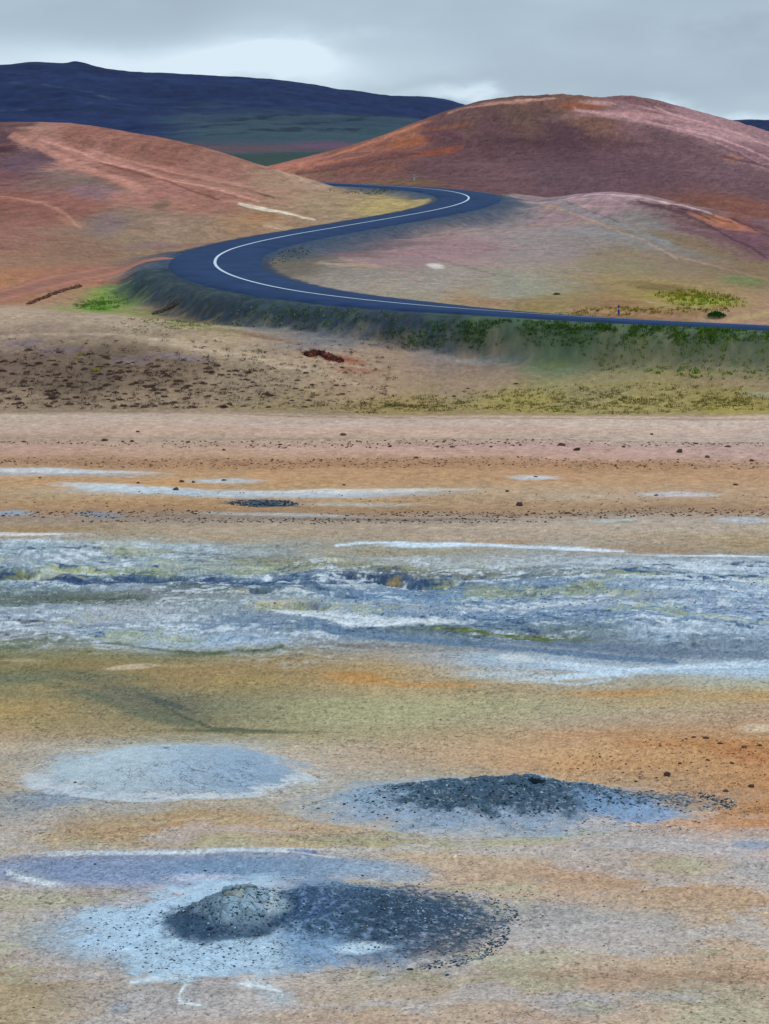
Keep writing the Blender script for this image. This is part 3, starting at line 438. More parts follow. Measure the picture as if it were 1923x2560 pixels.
SK = [  # points, half width, colour, strength, raggedness
 ([(30,337),(90,362),(150,390),(220,424),(300,452),(370,484)],8,(182,130,116),.8,.6),([(95,348),(190,375),(260,402),(350,425),(430,452),(520,470),(660,503)],2.6,(194,144,130),.85,.5),
 ([(250,404),(310,424),(400,449),(480,478),(560,499)],2,(112,72,64),.7,.7),([(380,436),(470,456),(560,476),(660,494),(760,520)],3,(184,136,120),.6,.6),([(555,460),(620,476),(700,500)],2,(120,80,72),.6,.7),
 ([(0,492),(60,500),(110,505),(160,530),(190,560),(215,582)],2.5,(180,134,116),.6,.8),([(598,506),(640,514),(690,523),(760,545),(800,552)],2.6,(210,196,178),.85,.5),([(640,518),(690,526),(730,535)],2,(214,210,200),.7,.5),([(660,565),(700,572),(740,580)],2.5,(190,168,140),.6,.6),
 ([(430,640),(330,664),(270,677),(154,701),(38,731),(-60,752)],12,(160,112,96),.7,.7),([(420,648),(330,680),(240,705)],3,(190,140,120),.5,.6),([(200,714),(154,729),(62,762)],2.5,(84,60,52),.8,.8),([(0,330),(20,350),(50,380)],5,(90,62,72),.5,.6),
 ([(1250,502),(1330,504),(1390,499),(1440,491),(1500,487),(1600,493),(1700,511),(1790,538)],2.5,(196,164,170),.85,.4),([(1290,503),(1400,524),(1500,560),(1600,597),(1700,650)],4,(172,148,128),.6,.6),([(1380,500),(1450,526),(1560,568),(1680,612)],8,(134,138,140),.6,.5),
 ([(1410,505),(1480,530),(1560,560)],2,(110,84,90),.5,.7),([(1100,575),(1250,600),(1400,650),(1500,700)],5,(166,136,138),.4,.7),([(800,655),(900,680),(1000,705),(1100,730)],4,(150,140,134),.5,.7),([(850,645),(960,668),(1060,700)],3,(170,136,136),.5,.7),([(1000,620),(1100,650),(1250,690)],3,(120,98,104),.4,.8),
 ([(1600,503),(1660,520),(1720,540),(1780,566),(1830,598),(1880,620),(1923,650)],6,(84,56,64),.75,1.1),([(1680,512),(1740,532),(1800,560)],2.5,(74,48,56),.8,1.0),([(1830,548),(1880,570),(1940,600)],3,(80,50,54),.7,.9),([(1700,560),(1780,600),(1850,640)],7,(110,80,92),.5,1.2),([(1790,540),(1830,552),(1850,566)],4,(190,122,96),.8,.7),
 ([(1690,640),(1790,665),(1923,700)],4,(168,140,116),.5,.7),([(1420,770),(1600,782),(1923,806)],3,(176,136,116),.6,.6),([(1820,800),(1880,785),(1960,770)],5,(180,154,112),.6,.6),([(1620,755),(1700,765),(1760,770)],3,(176,156,120),.5,.6),
 ([(1440,273),(1560,292),(1680,318),(1800,348),(1940,402)],4,(192,150,154),.7,.9),([(1500,290),(1600,306),(1720,334),(1830,372),(1930,420)],3,(180,138,142),.55,1.0),([(1640,270),(1720,298),(1820,322),(1940,368)],3,(190,150,154),.6,.8),([(1120,285),(1160,272),(1250,258),(1330,252),(1400,246)],2.5,(186,140,126),.6,.9),
 ([(690,414),(750,405),(800,395),(900,364),(1000,332),(1060,312)],3,(184,120,96),.7,.6),([(740,434),(850,418),(950,400),(1060,388)],3,(84,54,56),.55,.8),([(800,410),(900,392),(1000,366)],3,(168,100,74),.5,.7),([(1850,385),(1900,408),(1950,432)],4,(78,52,60),.7,1.0),([(1790,360),(1850,390)],3,(84,56,64),.5,1.0),([(1240,402),(1320,385),(1400,380)],2,(112,84,90),.4,.8),([(1180,430),(1100,440),(1000,448)],2,(120,90,90),.4,.8),
 ([(700,1748),(640,1738)],2,(120,120,90),.3,.8),([(380,1742),(420,1765),(470,1795),(530,1818),(640,1824),(700,1830)],3.5,(84,92,78),.75,.7),([(0,1700),(100,1705),(230,1735),(380,1790),(500,1812)],7,(104,112,92),.5,.6),([(0,1608),(80,1602),(200,1602),(300,1615),(420,1626),(560,1634),(720,1622)],3,(82,96,66),.75,.8),
 ([(840,1366),(900,1360),(1000,1356),(1150,1358),(1300,1366)],2.6,(198,218,238),.85,.6),([(1380,1368),(1480,1373),(1570,1374)],3,(210,226,242),.85,.5),([(1640,1391),(1720,1386),(1800,1385),(1950,1390)],2,(200,216,232),.8,.6),([(0,1331),(90,1334),(190,1341)],2.5,(216,214,220),.85,.5),
 ([(1400,1692),(1560,1672),(1700,1665),(1950,1660)],4,(192,214,234),.8,.7),([(1380,1666),(1480,1674),(1580,1686)],4,(192,214,234),.7,.7),([(1340,1700),(1440,1708),(1540,1692)],3,(186,208,228),.6,.8),([(870,1690),(930,1700),(1000,1712),(1100,1716),(1200,1712)],4,(188,140,84),.6,.7),
 ([(740,1570),(900,1588),(1100,1606),(1300,1626),(1560,1642),(1700,1650)],6,(92,120,150),.75,.6),([(680,1536),(760,1548),(850,1562),(960,1566),(1070,1558)],4,(214,226,236),.8,.8),([(1080,1570),(1250,1590),(1400,1604)],4,(96,110,56),.7,.8),([(640,1528),(670,1520),(720,1518)],2.5,(190,180,150),.8,.6),
 ([(0,1440),(120,1446),(280,1456),(420,1446),(560,1456)],4,(46,72,112),.7,1.0),([(620,1466),(760,1456),(900,1446),(1000,1440)],4,(56,84,116),.6,1.1),([(120,1422),(220,1426),(300,1432)],3,(158,162,80),.6,1.0),([(560,1470),(660,1462),(740,1455)],4,(66,94,130),.6,.9),([(820,1390),(1000,1404),(1200,1440)],4,(110,106,70),.4,1.0),
 ([(490,2420),(468,2446),(448,2474),(450,2494),(510,2505)],4,(204,214,220),.9,.55),([(600,2456),(660,2464),(700,2476),(712,2500)],4.5,(196,208,216),.85,.6),([(330,2444),(390,2436),(450,2432)],5,(196,212,224),.85,.6),([(640,2464),(720,2478)],3,(196,206,212),.5,.9),
 ([(20,2176),(60,2190),(100,2202),(140,2204)],5,(198,210,218),.8,.7),([(120,2140),(300,2134),(560,2130),(700,2134),(850,2150)],2.6,(196,208,220),.75,.7),([(1150,2425),(1280,2396),(1420,2380),(1540,2362)],3.5,(188,184,174),.6,.8),([(1560,2404),(1680,2410),(1800,2430)],3,(190,170,146),.55,.9),
 ([(620,1840),(560,1826),(480,1822)],2.5,(92,100,76),.5,.8),([(0,1990),(60,1975),(120,1960)],4,(164,160,150),.4,.8),([(1290,1640),(1330,1650),(1380,1652)],4,(196,206,210),.5,.9),
 ([(480,870),(560,884),(640,902),(720,915),(800,935)],4,(188,168,146),.6,.8),([(660,905),(760,925),(900,960)],4,(186,164,142),.5,.8),([(0,845),(150,832),(320,838),(460,860)],4,(182,162,140),.5,.8),([(560,838),(700,848),(860,880),(960,892)],2,(126,96,82),.4,1.0),([(0,1024),(400,1030),(800,1042),(1200,1046),(1923,1046)],2,(140,118,102),.5,.6),
 ([(0,1062),(600,1070),(1923,1074)],2,(196,160,140),.5,1.0),([(0,1092),(960,1098),(1923,1106)],2,(132,112,98),.4,1.0)]
STROKES = [(Stroke(p, w, r), alb(c), a) for p, w, c, a, r in SK]
MUDP = [Patch(*p) for p in [(120,1410,420,60,0,.3,.4),(300,1560,420,60,0,.3,.4),(700,1500,380,110,0,.3,.4),(1250,1480,480,100,0,.3,.4),(1750,1490,420,100,0,.3,.4)]]
def colour(X, Y, NZ, mud):
    C = base_col(X, Y, NZ)
    for P, c, a in PATCHES:
        i, m = P.mask(X, Y, NZ)
        if len(i):
            w = (m * a)[:, None]; C[i] = C[i] * (1 - w) + c * w
    for P, c, a in STROKES:
        i, m = P.mask(X, Y, NZ)
        if len(i):
            w = (m * a)[:, None]; C[i] = C[i] * (1 - w) + c * w
    # pale grey and sage washes over the tan sediment near by
    nr_ = sstep(72, 66, Y); pn = fbm(X * .55, Y * .8, 1.9, 4, 251, .55); pm = fbm(X * .5, Y * .8, 2.3, 4, 253, .55)
    tan_ = sstep(.15, .4, (C[:, 0] - C[:, 2]) / (C.mean(1) + .01))
    for f_, c_ in ((sstep(.04, .32, pn), (176, 173, 174)), (sstep(.10, .34, pm) * sstep(.2, .05, pn), (170, 170, 146))):
        w = (f_ * nr_ * tan_ * .62)[:, None]; C = C * (1 - w) + alb(c_) * w
    # mottle of the drying mud: white crust on the lumps, blue-black in the wet cracks
    n = fbm(X * .6, Y, 1.8, 5, 201, .68); n2 = fbm(X * .8, Y, .45, 4, 211, .7)
    w = (sstep(.05, .32, n * .7 + n2 * .5) * mud * .8)[:, None]; C = C * (1 - w) + alb((200, 214, 226)) * w
    lum = fbm(X * .5, Y, 7, 3, 217, .6); w = (sstep(.0, .4, lum) * mud * .45)[:, None]; C = C * (1 - w) + alb((164, 174, 182)) * w
    w = (sstep(-.12, -.42, n * .7 + n2 * .55) * mud * .92 * sstep(.35, -.15, lum))[:, None]; C = C * (1 - w) + alb((46, 78, 118)) * w
    w = (sstep(.2, .45, NZ[2] + .4 * n2) * mud * .5)[:, None]; C = C * (1 - w) + alb((150, 156, 96)) * w
    for P, c, a in STROKES:                       # the strongest streaks lie over the crust
        if 94 < P.Q[0][1] < 122 and a >= .7:
            i, m = P.mask(X, Y, NZ)
            if len(i): w = (m * a * .8)[:, None]; C[i] = C[i] * (1 - w) + c * w
    # grain of the sediment everywhere
    g = 1 + (.16 * n2 + .14 * NZ[0] + .10 * NZ[1] + .08 * NZ[2]) * (1 - .0 * mud)
    far = sstep(180, 240, Y)
    fine = fbm(X, Y, .8, 3, 223, .7)
    g = g + far * (.22 * fbm(X, Y, 2.2, 4, 221, .65) + .10 * NZ[3] + .16 * fine)
    # streaks down the fall of the hills
    hl = sstep(300, 340, Y); tilt = Y * .8 + X * 2.2
    st = fbm(tilt * .09, (X - Y * .25) * .55, 1.0, 4, 231, .6)
    g = g + hl * .30 * st
    sp = fbm(X, Y, .16, 2, 241, .8); s2 = fbm(X, Y, .12 + 0 * X, 2, 243, .8)
    g = g * (1.02 + (.36 * s2 - .34 * sstep(.36, .6, sp + .4 * NZ[1])) * sstep(150, 100, Y))
    s3 = fbm(X * .7, Y, .5, 3, 247, .75); g = g * (1 + .26 * s3 * sstep(85, 130, Y))
    s4 = fbm(X * .8, Y, 2.2, 4, 249, .75); g = g * (1 + .24 * s4 * sstep(260, 420, Y))
    C = C * np.clip(g, .45, 1.7)[:, None]
    return C
def mudmask(X, Y, NZ):
    m = np.zeros(X.shape, np.float32)
    for P in MUDP:
        i, a = P.mask(X, Y, NZ)
        if len(i): m[i] = np.maximum(m[i], a)
    return m

# ---------------------------------------------------------------- mud mounds standing on the plain
def ell(X, Y, c, a, b): return np.sqrt(((X - c[0]) / a) ** 2 + ((Y - c[1]) / b) ** 2)
def wp(px, py): return np.array([(px - CX) / (py - HY) * CZ, CZ * F / (py - HY)])
MD = {'front': (wp(715, 2312), 5.0, 4.3), 'dark': (wp(1245, 2010), 5.9, 3.4), 'pale': (wp(420, 1928), 4.6, 3.6)}
DOME = wp(582, 2312)
_cr = np.random.default_rng(5); CELLS = np.array([(DOME[0] + .1 + a * math.cos(t), DOME[1] + .1 + a * math.sin(t)) for a, t in zip(1.25 * _cr.uniform(0, 1, 46) ** .55, _cr.uniform(0, 6.283, 46))]); CTONE = _cr.uniform(-.5, .5, 46)
def crust(X, Y):               # cracked shell: how near a crack, and each plate's own tone
    x = X + .10 * fbm(X, Y, .45, 3, 331) + .03 * fbm(X, Y, .12, 2, 333); y = Y + .10 * fbm(X, Y, .45, 3, 335) + .03 * fbm(X, Y, .12, 2, 337)
    d = np.sqrt((x[:, None] - CELLS[None, :, 0]) ** 2 + ((y[:, None] - CELLS[None, :, 1]) * .8) ** 2); o = np.argsort(d, 1)[:, :2]; a = np.take_along_axis(d, o, 1)
    return a[:, 1] - a[:, 0], CTONE[o[:, 0]]
def h_front(X, Y):
    c, a, b = MD['front']; r = ell(X, Y, c, a, b) + .05 * fbm(X, Y, 1.5, 3, 301)
    h = .26 * (1 - sstep(.15, 1.0, r))
    rr = ell(X, Y, (c[0] + 1.3, c[1] + .5), 2.6, 2.1)
    h += (1 - sstep(.3, 1.1, rr)) * (.20 + .10 * fbm(X, Y, .7, 4, 303, .6))
    d = ell(X, Y, DOME, 1.45, 1.7) + .06 * fbm(X, Y, .5, 3, 305)
    h += .26 * (1 - sstep(.05, 1.05, d)) + .20 * np.maximum(0, 1 - d * d)
    i = np.nonzero(d < 1.0)[0]
    if len(i):
        e, tn = crust(X[i].astype(np.float32), Y[i].astype(np.float32)); on = 1 - sstep(.62, .85, d[i] + .15 * tn)
        h[i] += on * (.045 * sstep(.012, .05, e) + .02 * tn)
    h += .035 * fbm(X, Y, .35, 4, 307, .6) * (1 - sstep(.9, 1.0, r))
    return h, r
def h_dark(X, Y):
    c, a, b = MD['dark']; r = ell(X, Y, c, a, b) + .05 * fbm(X, Y, 1.5, 3, 311)
    h = .47 * (1 - sstep(.1, 1.0, r)) + .16 * (1 - sstep(.3, 1.0, ell(X, Y, (c[0] + .6, c[1] + .6), 3.6, 1.9)))
    h += (.12 * fbm(X, Y, .8, 4, 313, .6) + .05 * fbm(X, Y, .3, 3, 315)) * (1 - sstep(.5, 1.0, r))
    v = wp(1340, 1995); h += .15 * (1 - sstep(0, 1, ell(X, Y, (v[0], v[1] + .5), .5, .5))) - .25 * (1 - sstep(0, 1, ell(X, Y, (v[0] - .05, v[1] - .35), .35, .3)))
    return h, r
def h_pale(X, Y):
    c, a, b = MD['pale']; r = ell(X, Y, c, a, b) + .06 * fbm(X, Y, 2, 3, 321)
    h = .44 * (1 - sstep(.1, 1.0, r)) + .03 * fbm(X, Y, .5, 4, 323) * (1 - sstep(.6, 1, r))
    k = wp(430, 1905); h += .07 * np.maximum(0, fbm(X, Y, .35, 3, 325)) * (1 - sstep(.3, 1, ell(X, Y, k, .9, .8)))
    return h, r
HF = {'front': h_front, 'dark': h_dark, 'pale': h_pale}

# ---------------------------------------------------------------- finish the grid
NZ = noises(XX, YY); MUD = mudmask(XX, YY, NZ)
Z = Zb.ravel() + relief(XX, YY, MUD)
for p in [(745,1528,70,8),(660,1488,44,6),(930,1450,90,9),(1060,1460,80,9),(50,1441,80,8),(410,1448,90,8)]:      # vents sunk in the mud field
    P = Patch(p[0], p[1], p[2], p[3], 0, .5, .3); i, m = P.mask(XX, YY, NZ); Z[i] -= .22 * m
w = sstep(10.5, 5.4, rd); Z = Z * (1 - w) + (rz - .16) * w
COL = colour(XX, YY, NZ, MUD)
# gravel verge and the sides of the road bank
fx, fy = pathf[rix, 0], pathf[rix, 1]
below = ((YY < fy) | (rd < 5.6)) & (rd < 60)
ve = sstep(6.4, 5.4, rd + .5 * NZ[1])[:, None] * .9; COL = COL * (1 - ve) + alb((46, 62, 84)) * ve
pxx = XX / YY * F + CX
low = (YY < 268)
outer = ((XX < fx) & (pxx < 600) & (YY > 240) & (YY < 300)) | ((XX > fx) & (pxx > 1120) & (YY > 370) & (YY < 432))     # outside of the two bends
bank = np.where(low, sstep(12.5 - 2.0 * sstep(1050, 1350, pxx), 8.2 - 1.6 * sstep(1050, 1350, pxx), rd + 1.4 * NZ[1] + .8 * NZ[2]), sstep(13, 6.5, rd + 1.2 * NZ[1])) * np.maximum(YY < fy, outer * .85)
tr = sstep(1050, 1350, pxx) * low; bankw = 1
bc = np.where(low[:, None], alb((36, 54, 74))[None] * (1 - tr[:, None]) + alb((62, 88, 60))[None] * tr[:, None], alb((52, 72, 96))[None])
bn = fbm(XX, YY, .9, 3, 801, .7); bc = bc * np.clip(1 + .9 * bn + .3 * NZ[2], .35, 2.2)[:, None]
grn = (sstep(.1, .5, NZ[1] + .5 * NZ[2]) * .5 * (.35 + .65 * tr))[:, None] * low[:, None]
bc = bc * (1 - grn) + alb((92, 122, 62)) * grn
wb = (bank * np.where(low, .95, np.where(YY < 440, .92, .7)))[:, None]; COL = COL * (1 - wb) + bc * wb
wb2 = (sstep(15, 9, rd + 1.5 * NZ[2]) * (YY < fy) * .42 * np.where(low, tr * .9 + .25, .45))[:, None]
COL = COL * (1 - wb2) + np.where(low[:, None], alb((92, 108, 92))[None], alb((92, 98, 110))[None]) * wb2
for k, (c, a, b) in MD.items():
    h, r = HF[k](XX[:0], YY[:0]) if False else (None, ell(XX, YY, c, a, b)); Z -= .25 * sstep(.97, .85, r)
Zg = Z.reshape(nr, nc)
def zq(X, Y):                 # ground height anywhere
    X = np.asarray(X, float); Y = np.asarray(Y, float)
    fi = np.interp(Y, Yr, np.arange(nr)); fj = np.interp(X / Y, U, np.arange(nc)); i = np.clip(fi.astype(int), 0, nr - 2); j = np.clip(fj.astype(int), 0, nc - 2); a = fi - i; b = fj - j
    z = Zg[i, j] * (1 - a) * (1 - b) + Zg[i + 1, j] * a * (1 - b) + Zg[i, j + 1] * (1 - a) * b + Zg[i + 1, j + 1] * a * b
    for k, (c, A, B) in MD.items():
        r0 = ell(X, Y, c, A, B); m = np.nonzero(np.atleast_1d(r0) < .95)[0]
        if len(m):
            xx, yy = np.atleast_1d(X)[m].astype(np.float32), np.atleast_1d(Y)[m].astype(np.float32)
            h, r = HF[k](xx, yy); z = np.atleast_1d(z); z[m] = relief(xx, yy, xx * 0) + h
    return z

# ---------------------------------------------------------------- materials
def mat_land(name, grain=.35, bump=.22, specks=True, rough=.95, far=False):
    m = bpy.data.materials.new(name); m.use_nodes = True; t = m.node_tree; b = t.nodes['Principled BSDF']
    b.inputs['Roughness'].default_value = rough; b.inputs['Specular IOR Level'].default_value = .03
    a = N(t, 'ShaderNodeAttribute', attribute_name='Col'); tc = N(t, 'ShaderNodeTexCoord')
    def noise(s, d, r=.6):
        n = N(t, 'ShaderNodeTexNoise'); n.inputs['Scale'].default_value = s; n.inputs['Detail'].default_value = d; n.inputs['Roughness'].default_value = r
        t.links.new(tc.outputs['Object'], n.inputs['Vector']); return n.outputs[0]
    n1 = noise(.5 if far else 16, 4, .75); n2 = noise(.08 if far else 2.2, 4, .65); n3 = noise(1.5 if far else 34, 2, .7)
    f = MA(t, 'ADD', MA(t, 'MULTIPLY', MA(t, 'SUBTRACT', n1, .5), grain * 4.2), MA(t, 'MULTIPLY', MA(t, 'SUBTRACT', n2, .5), grain * 1.5))
    f = MA(t, 'ADD', MA(t, 'ADD', f, MA(t, 'MULTIPLY', MA(t, 'SUBTRACT', n3, .5), grain * 2.2)), 1.0)
    if specks:
        v = N(t, 'ShaderNodeTexVoronoi'); v.inputs['Scale'].default_value = 13; t.links.new(tc.outputs['Object'], v.inputs['Vector'])
        th = MA(t, 'MULTIPLY', MA(t, 'SUBTRACT', noise(1.4, 4), .38), 1.1)
        k = MA(t, 'MULTIPLY', MA(t, 'LESS_THAN', v.outputs['Distance'], th), .42); f = MA(t, 'MULTIPLY', f, MA(t, 'SUBTRACT', 1.0, k))
        cv = N(t, 'ShaderNodeTexVoronoi', feature='DISTANCE_TO_EDGE'); cv.inputs['Scale'].default_value = 1.3       # drying cracks in some of the flats
        wv = N(t, 'ShaderNodeTexNoise'); wv.inputs['Scale'].default_value = 2.5; t.links.new(tc.outputs['Object'], wv.inputs['Vector'])
        ad = N(t, 'ShaderNodeVectorMath', operation='ADD'); t.links.new(tc.outputs['Object'], ad.inputs[0]); t.links.new(wv.outputs['Color'], ad.inputs[1]); t.links.new(ad.outputs[0], cv.inputs['Vector'])
        k = MA(t, 'MULTIPLY', MA(t, 'LESS_THAN', cv.outputs['Distance'], .022), MA(t, 'GREATER_THAN', noise(.16, 3, .7), .53)); f = MA(t, 'MULTIPLY', f, MA(t, 'SUBTRACT', 1.0, MA(t, 'MULTIPLY', k, .4)))
    f = MA(t, 'MAXIMUM', f, .25)
    vm = N(t, 'ShaderNodeVectorMath', operation='SCALE'); t.links.new(a.outputs['Color'], vm.inputs[0]); t.links.new(f, vm.inputs['Scale'])
    t.links.new(vm.outputs[0], b.inputs['Base Color'])
    bp = N(t, 'ShaderNodeBump'); bp.inputs['Strength'].default_value = bump; bp.inputs['Distance'].default_value = 1.5 if far else .06
    t.links.new(n1, bp.inputs['Height']); t.links.new(bp.outputs[0], b.inputs['Normal'])
    return m
def mat_plain(name, c, rough=.9, var=.25, scale=20, emis=None):
    m = bpy.data.materials.new(name); m.use_nodes = True; t = m.node_tree; b = t.nodes['Principled BSDF']
    b.inputs['Roughness'].default_value = rough; b.inputs['Specular IOR Level'].default_value = .04
    tc = N(t, 'ShaderNodeTexCoord'); n = N(t, 'ShaderNodeTexNoise'); n.inputs['Scale'].default_value = scale; n.inputs['Detail'].default_value = 4
    t.links.new(tc.outputs['Object'], n.inputs['Vector'])
    f = MA(t, 'ADD', MA(t, 'MULTIPLY', MA(t, 'SUBTRACT', n.outputs[0], .5), var * 4), 1.0)
    vm = N(t, 'ShaderNodeVectorMath', operation='SCALE'); vm.inputs[0].default_value = tuple(alb(c)); t.links.new(f, vm.inputs['Scale'])
    t.links.new(vm.outputs[0], b.inputs['Base Color']); return m
M_land = mat_land('sediment'); M_hill = mat_land('hill_soil', .22, .5, False); M_mtn = mat_land('mountain_rock', .3, .6, False, far=True)
M_stone = mat_land('stone', .3, .3, False)

def mesh_obj(name, V, Fq, mat, col=None, parent=None, smooth=True):
    me = bpy.data.meshes.new(name); V = np.asarray(V, np.float32); Fq = np.asarray(Fq, np.int32); n, k = Fq.shape
    me.vertices.add(len(V)); me.vertices.foreach_set('co', V.ravel())
    me.loops.add(n * k); me.loops.foreach_set('vertex_index', Fq.ravel())
    me.polygons.add(n); me.polygons.foreach_set('loop_start', np.arange(0, n * k, k, dtype=np.int32)); me.polygons.foreach_set('loop_total', np.full(n, k, np.int32))
    me.polygons.foreach_set('use_smooth', np.full(n, smooth, bool))
    if col is not None:
        at_ = me.color_attributes.new('Col', 'FLOAT_COLOR', 'POINT'); c4 = np.ones((len(V), 4), np.float32); c4[:, :3] = np.clip(col, 0, .9); at_.data.foreach_set('color', c4.ravel())
    me.update(calc_edges=True); me.validate(clean_customdata=False)
    if mat: me.materials.append(mat)
    o = bpy.data.objects.new(name, me); sc.collection.objects.link(o)
    if parent: o.parent = parent
    return o
def grid_faces(r, c):
    i = np.arange(r - 1)[:, None] * c + np.arange(c - 1)[None]; i = i.ravel(); return np.stack([i, i + 1, i + c + 1, i + c], 1)

# split the sheet into the landforms it shows; neighbours share their border points
Fa = grid_faces(nr, nc); fp = pxx[Fa[:, 0]]; fY = YY[Fa[:, 0]]; frd = rd[Fa[:, 0]]
ymid = np.interp(fp, [0, 330, 430, 500, 545, 648, 740, 856, 972, 1076, 1140, 1200, 1300], [244, 256, 268, 280, 290, 318, 333, 348, 363, 377, 390, 415, 430])
ylow = np.interp(fp, [500, 535, 578, 740, 1041, 1504, 1923, 2600], [275, 264, 254, 236, 223, 212, 206, 194])
yred = np.interp(fp, [300, 690, 800, 926, 1041, 1176, 1290, 1390, 1500, 1700, 1923, 2300], [640, 540, 482, 455, 443, 428, 440, 440, 448, 428, 385, 400])
reg = np.zeros(len(Fa), int)
reg[fY > 181] = 1
reg[(fY > ylow) & (fp > 520)] = 3
reg[(fY > ymid) & (fp <= 1200)] = 2
reg[fY > yred] = 4
reg[(frd < 10) & (fY > 190)] = 5
for k, nm in enumerate(['ground', 'scrubby_slope', 'orange_hill', 'pink_hill', 'red_hill', 'road_embankment']):
    f = Fa[reg == k]; used, inv = np.unique(f.ravel(), return_inverse=True)
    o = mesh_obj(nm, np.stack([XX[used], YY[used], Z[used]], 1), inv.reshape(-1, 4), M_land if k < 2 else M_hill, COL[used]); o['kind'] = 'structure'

# far land: dark mountain, the valley in front of it and the far right shoulder
far = []
prof = [(-1600, 150), (-900, 175), (-400, 168), (0, 162), (60, 157), (110, 158), (165, 159), (190, 155), (235, 166), (330, 183), (400, 190), (500, 188), (640, 196), (720, 203), (800, 213), (860, 229), (920, 241), (1000, 240), (1080, 244), (1130, 254), (1200, 275), (1400, 292), (1600, 305), (1800, 303), (1850, 300), (1900, 299), (1960, 300), (2100, 310), (2700, 280), (3300, 300)]
def add(px, py, D): far.append(W(px, py, D))
for px, py in prof:
    add(px, py, 2600); x = (px - CX) / F * 2600; far.append((x, 3100, CZ + (HY - py) / F * 2600 - 40))
for px in (-900, 0, 400, 700, 1000, 1400, 1923, 2700):
    add(px, 409, 800); add(px, 384, 1000); add(px, 358, 1400)
    ty = float(np.interp(px, [p[0] for p in prof], [p[1] for p in prof]))
    add(px, 300 if px < 1100 else 340, 1900); add(px, min(ty + 42, 320), 2250)
far = np.array(far); TPf = tps_fit(far, 1e-5)
fr, fc = 260, 900
Yf = 780 * (3100 / 780) ** np.linspace(0, 1, fr); Uf = np.linspace(-.36, .36, fc)
YF, UF = np.meshgrid(Yf, Uf, indexing='ij'); XF = (UF * YF).ravel().astype(np.float32); YF = YF.ravel().astype(np.float32)
ZF = tps_eval(TPf, XF, YF); amp = sstep(1000, 1900, YF)
ZF += amp * (7 * fbm(XF, YF, 160, 5, 401, .5) + 2.0 * fbm(XF, YF, 40, 4, 405)) * (1 - .6 * sstep(2350, 2600, YF)) + (1 - amp) * 1.0 * fbm(XF, YF, 60, 4, 407) + .5 * fbm(XF, YF, 25, 4, 409) - 4 * sstep(830, 780, YF)
pf = XF / YF * F + CX; pyf = HY - (ZF - CZ) * F / YF
nf = fbm(XF, YF, 120, 5, 411, .6); nf2 = fbm(XF * .5, YF, 50, 4, 413, .6)
CF = np.tile(alb((36, 50, 88)), (len(XF), 1)); nf3 = fbm(XF, YF * .6, 14, 3, 415, .7); CF = CF * (1 + .3 * nf + .25 * nf2 + .3 * nf3)[:, None]
def fl(c, w): 
    global CF
    w = np.clip(w, 0, 1)[:, None]; CF = CF * (1 - w) + alb(c) * w
fl((62, 84, 94), sstep(2150, 1750, YF + 200 * nf) * sstep(330, 560, pf + 120 * nf2) * .85)       # green-grey lower slope
fl((66, 86, 92), sstep(.0, .5, nf2 + .3 * nf) * sstep(2300, 1800, YF) * sstep(300, 600, pf) * .6)
fl((84, 80, 92), sstep(1450, 1200, YF + 160 * nf) * .6)
fl((104, 76, 84), sstep(.0, .35, nf) * sstep(1500, 1150, YF) * .7)
fl((112, 78, 104), sstep(130, 40, np.abs(pf - 810) * .9 + 60 * nf) * sstep(1500, 1300, YF) * sstep(1150, 1250, YF) * .7)
for k_ in (0, 1, 2): fl((38, 50, 66), sstep(14, 4, np.abs(YF - (1650 + k_ * 150) - (pf - 700) * .35 + 60 * nf)) * sstep(400, 500, pf) * sstep(1000, 900, pf) * .8)
fl((52, 74, 68), sstep(1050, 950, YF + 50 * nf) * .85)
fl((92, 106, 132), sstep(.3, .55, nf2) * sstep(340, 200, pf) * sstep(2350, 2200, YF) * .6)
o = mesh_obj('mountain', np.stack([XF, YF, ZF], 1), grid_faces(fr, fc), M_mtn, CF); o['kind'] = 'structure'
# wide lowland under and around everything, out to the horizon
s = 12000
o = mesh_obj('lowland', [(-s, -s, -3), (s, -s, -3), (s, s, -3), (-s, s, -3)], [(0, 1, 2, 3)], M_land, np.tile(alb((150, 130, 108)), (4, 1))); o['kind'] = 'structure'

# ---------------------------------------------------------------- road
def ribbon(name, offs, dz, mat, sel=slice(None), kind='structure', rag=False):
    P = path[sel]; Nn = nrm[sel]; TT = TILT[sel]; k = len(offs); V = np.zeros((len(P), k, 3))
    for i, (o_, z_) in enumerate(offs):
        V[:, i, :2] = P[:, :2] + Nn * (o_ + (math.copysign(.22, o_) * fbm(P[:, 0] + i * 31, P[:, 1], 2.2, 4, 900, .7)[:, None] if rag and abs(o_) > 4 else 0)); V[:, i, 2] = P[:, 2] + z_ + dz + TT * o_
    o = mesh_obj(name, V.reshape(-1, 3), grid_faces(len(P), k)[:, ::-1], mat); o['kind'] = kind; return o
M_asph = mat_plain('asphalt', (38, 60, 98), .92, .22, .35); M_line = mat_plain('road_paint', (186, 206, 226), .6, .08, 6)
ribbon('road', [(-4.9, -.22), (-4.55, .0), (-2.2, .05), (0, .08), (2.2, .05), (4.55, .0), (4.9, -.22)], .02, M_asph, rag=True)
ribbon('road_marking', [(-.15, .08), (.15, .08)], .035, M_line)

